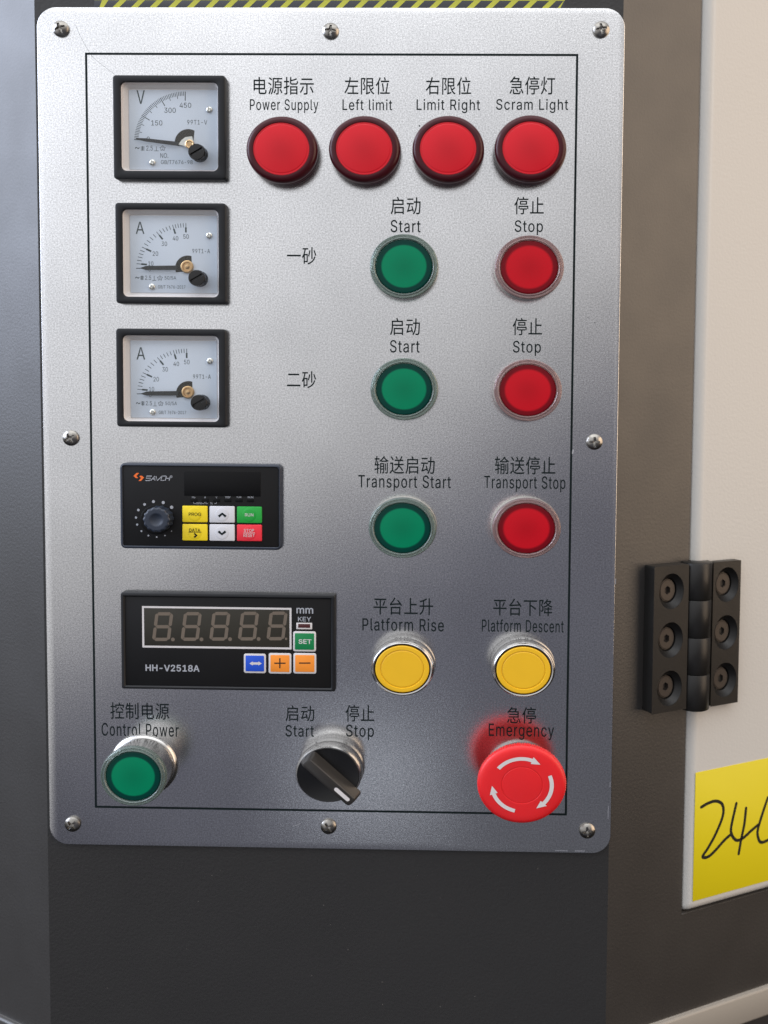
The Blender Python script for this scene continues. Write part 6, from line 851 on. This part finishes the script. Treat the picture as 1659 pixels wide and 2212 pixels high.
for i, (m_, r, lab) in enumerate(keys):
    bm = slab(*krect(r), .5, HS - .1, HS + .5, .25)
    rr = krect(r); mx, mz = (rr[0] + rr[1]) / 2, (rr[2] + rr[3]) / 2
    lathe([(3.1, HS + .48), (2.9, HS + .56), (2.2, HS + .66), (1, HS + .7)], 40, False, True, bm, mx, mz, None)
    k_ = obj('key', bm, m_, kp); k_['label'] = lab
    bm = bmesh.new(); hk = HS + .76; ox = r[0] - (663 if i % 3 == 0 else 920 if i % 3 == 1 else 1180)
    if i == 0: KT(bm, 'PROG', 722, 523, 838, 553, hk, weight=.006)
    if i == 2: KT(bm, 'RUN', 1256, 530, 1335, 558, hk, weight=.006)
    if i == 3:
        KT(bm, 'DATA', 727, 674, 832, 704, hk, weight=.006); KS(bm, [(722, 708), (842, 708)], .22, hk); KS(bm, [(774, 720), (797, 738), (774, 757)], .8, hk)
    if i == 5:
        KT(bm, 'STOP', 1246, 678, 1342, 706, hk, weight=.002); KS(bm, [(1240, 715), (1352, 715)], .2, hk); KT(bm, 'RESET', 1242, 724, 1348, 753, hk, weight=.002)
    if i == 1: KS(bm, [(1006, 560), (1040, 532), (1074, 560)], 1.0, hk)
    if i == 4: KS(bm, [(1004, 700), (1037, 727), (1072, 700)], 1.0, hk)
    obj('key_print', bm, 'white' if i in (2, 5) else 'ink', k_, smooth=0)
kx, kz = kq(412, 592, HK + 5)
def kf(x, z):
    r = math.hypot(x, z); h = 5.0 - (.9 * (1 - (r / 2.9) ** 2) if r < 2.9 else 0) - (.5 * ((r - 4.6) / .9) ** 2 if r > 4.6 else 0)
    return h
bm = bmesh.new(); sc = lambda a: 1 + .035 * math.cos(a * 14)
rings = [(0.06, 0), ]
c_ = V(bm, 0, 0, kf(0, 0)); prev = None; nt = 112
for k in range(1, 19):
    r = 5.5 * k / 18; row = [V(bm, r * (sc(2*math.pi*i/nt) if r > 4.8 else 1) * math.cos(2*math.pi*i/nt), r * (sc(2*math.pi*i/nt) if r > 4.8 else 1) * math.sin(2*math.pi*i/nt), kf(r, 0)) for i in range(nt)]
    for i in range(nt):
        j = (i + 1) % nt
        bm.faces.new((c_, row[i], row[j]) if prev is None else (prev[i], row[i], row[j], prev[j]))
    prev = row
loft(bm, [cloop(5.55, 4.4, nt, f=sc), cloop(5.75, 0, nt, f=sc)], False, False)
o = obj('dial_knob', bm, 'navy', kp, smooth=30); o.location = (kx * MM, -HS * MM, kz * MM); o.scale = (1.04, 1, .96)
bm = lathe([(6.7, HS), (6.6, HS + .06), (5.8, HS + .06)], 60, False, True); o = obj('knob_well', bm, 'screen', kp); p = kq(416, 590, HS); o.location = (p[0] * MM, 0, p[1] * MM); o.scale = (1.04, 1, .96)

# ------------------------------------------------------------------ digital read-out
CR = (450, 2350, 1.803); HRd = 3.1
def Q(x, y, h=HRd): return at(*fp(x, y, CR), h)
a, b = Q(62, 733), Q(1606, 56); cx2, cz2 = (a[0] + b[0]) / 2, (a[1] + b[1]) / 2
ro = thing('digital_readout', 'black digital read-out with five unlit digits and four small coloured keys', 'display', (cx2 * MM, 0, cz2 * MM))
rq = lambda x, y, h=HRd: (Q(x, y, h)[0] - cx2, Q(x, y, h)[1] - cz2)
def rrect(r, h=HRd): p, q_ = rq(r[0], r[3], h), rq(r[2], r[1], h); return p[0], q_[0], p[1], q_[1]
R_ = rrect((62, 56, 1606, 733)); f_ = rrect((92, 84, 1576, 708))
bm = bmesh.new()
L = lambda i, h, r: rloop(R_[0] + i, R_[1] - i, R_[2] + i, R_[3] - i, r, h, 5)
I = lambda i, h, r: rloop(f_[0] - i, f_[1] + i, f_[2] - i, f_[3] + i, r, h, 5)
loft(bm, [L(0, .05, .9), L(0, HRd - .9, .9), L(.25, HRd - .25, .8), L(.8, HRd, .7), I(.5, HRd, .5), I(0, HRd - .5, .4), I(-.05, HRd - 1.1, .4)], True, True)
obj('frame', bm, 'black', ro)
HG = HRd - .6
fc = obj('face', slab(f_[0] + .1, f_[1] - .1, f_[2] + .1, f_[3] - .1, .3, HRd - 1.05, HG, .06), 'blackface', ro)
wr = rrect((216, 147, 1291, 432), HG)
wn = obj('display_window', slab(wr[0] + .9, wr[1] - .9, wr[2] + .9, wr[3] - .9, .1, HG - .1, HG + .05, .02), 'smoke', ro)
bm = bmesh.new(); hh = HG + .07
lo = lambda i: [(wr[0] + i, wr[2] + i, hh), (wr[1] - i, wr[2] + i, hh), (wr[1] - i, wr[3] - i, hh), (wr[0] + i, wr[3] - i, hh)]
loft(bm, [lo(0), lo(.85)], False, False); obj('window_outline', bm, 'white', wn, smooth=0)
def RS(bm, pts, w, h=hh): stroke(bm, [rq(*p, h) for p in pts], w, h, cap=False)
def RT(bm, s, x0, y0, x1, y1, h=hh, **k): p, q_ = rq(x0, y1, h), rq(x1, y0, h); text(bm, s, p[0], q_[0], p[1], q_[1], h, **k)
for d in range(5):
    bm = bmesh.new(); dx = d * 206.2; dy = -d * 1.2
    sl = lambda x, y: (x + dx + (385 - y) * .125, y + dy)
    xl, xr, yt, ym, yb = 296, 402, 190, 283, 374
    for p1, p2 in (((xl + 8, yt), (xr - 8, yt)), ((xl + 8, ym), (xr - 8, ym)), ((xl + 8, yb), (xr - 8, yb)), ((xl, yt + 3), (xl, ym - 8)), ((xr, yt + 3), (xr, ym - 8)), ((xl, ym + 8), (xl, yb - 3)), ((xr, ym + 8), (xr, yb - 3))):
        a, b = rq(*sl(*p1), hh), rq(*sl(*p2), hh); w = .72; vx, vz = b[0] - a[0], b[1] - a[1]; l = math.hypot(vx, vz); vx /= l; vz /= l
        bm.faces.new([V(bm, a[0] + vx * u - vz * v, a[1] + vz * u + vx * v, hh) for u, v in ((-.35, 0), (.3, w), (l - .3, w), (l + .35, 0), (l - .3, -w), (.3, -w))])
    p = rq(*sl(434, 375), hh); bm.faces.new([V(bm, *q_) for q_ in cloop(.85 if d < 4 else .55, hh, 16, p[0] - (0 if d < 4 else .5), p[1])])
    obj('seven_segment_digit', bm, 'segment', wn, smooth=0)
bm = bmesh.new(); hh2 = HG + .04
RT(bm, 'mm', 1328, 149, 1446, 186, hh2, weight=.014); RT(bm, 'KEY', 1338, 213, 1432, 243, hh2, weight=.010)
obj('unit_print', bm, 'grey_ink', fc, smooth=0)
bm = bmesh.new(); RT(bm, 'HH-V2518A', 240, 561, 625, 601, hh2, weight=.022, spacing=1.03); obj('type_print', bm, 'grey_ink', fc, smooth=0)
o = obj('key_indicator', slab(*rrect((1326, 255, 1440, 300), HG), .2, HG - .05, HG + .06, .02), 'white', ro)
obj('led', slab(*rrect((1339, 263, 1426, 290), HG), .1, HG + .02, HG + .1, .02), 'led', o)
for i, (m_, r, lab) in enumerate([('key_set', (1303, 317, 1468, 460), 'green key reading SET'), ('key_blue', (948, 478, 1107, 616), 'blue key with double arrow'), ('key_orange', (1127, 474, 1290, 620), 'orange key with plus sign'), ('key_orange', (1305, 474, 1470, 620), 'orange key with minus sign')]):
    k_ = obj('key', slab(*rrect(r, HG), .9, HG - .05, HG + .2, .12), 'white', ro); k_['label'] = lab
    q_ = (r[0] + 13, r[1] + 13, r[2] - 13, r[3] - 13)
    f2 = obj('key_cap', slab(*rrect(q_, HG), .4, HG + .1, HG + .3, .06), m_, k_)
    bm = bmesh.new(); hk = HG + .33
    if i == 0: RT(bm, 'SET', 1343, 375, 1434, 405, hk, weight=.016)
    if i == 1:
        RS(bm, [(1005, 548), (1060, 548)], 1.0, hk)
        for s in (1, -1):
            bm.faces.new([V(bm, *rq(*p, hk), hk + .006) for p in ((1032 + s * 45, 548), (1032 + s * 20, 533), (1032 + s * 20, 563))])
    if i == 2: RS(bm, [(1166, 546), (1248, 546)], .55, hk); RS(bm, [(1207, 509), (1207, 582)], .55, hk + .004)
    if i == 3: RS(bm, [(1345, 545), (1428, 545)], .55, hk)
    if i < 2: me_ = 'white'
    else: me_ = 'marker'
    o = obj('key_print', bm, me_, k_, smooth=0)
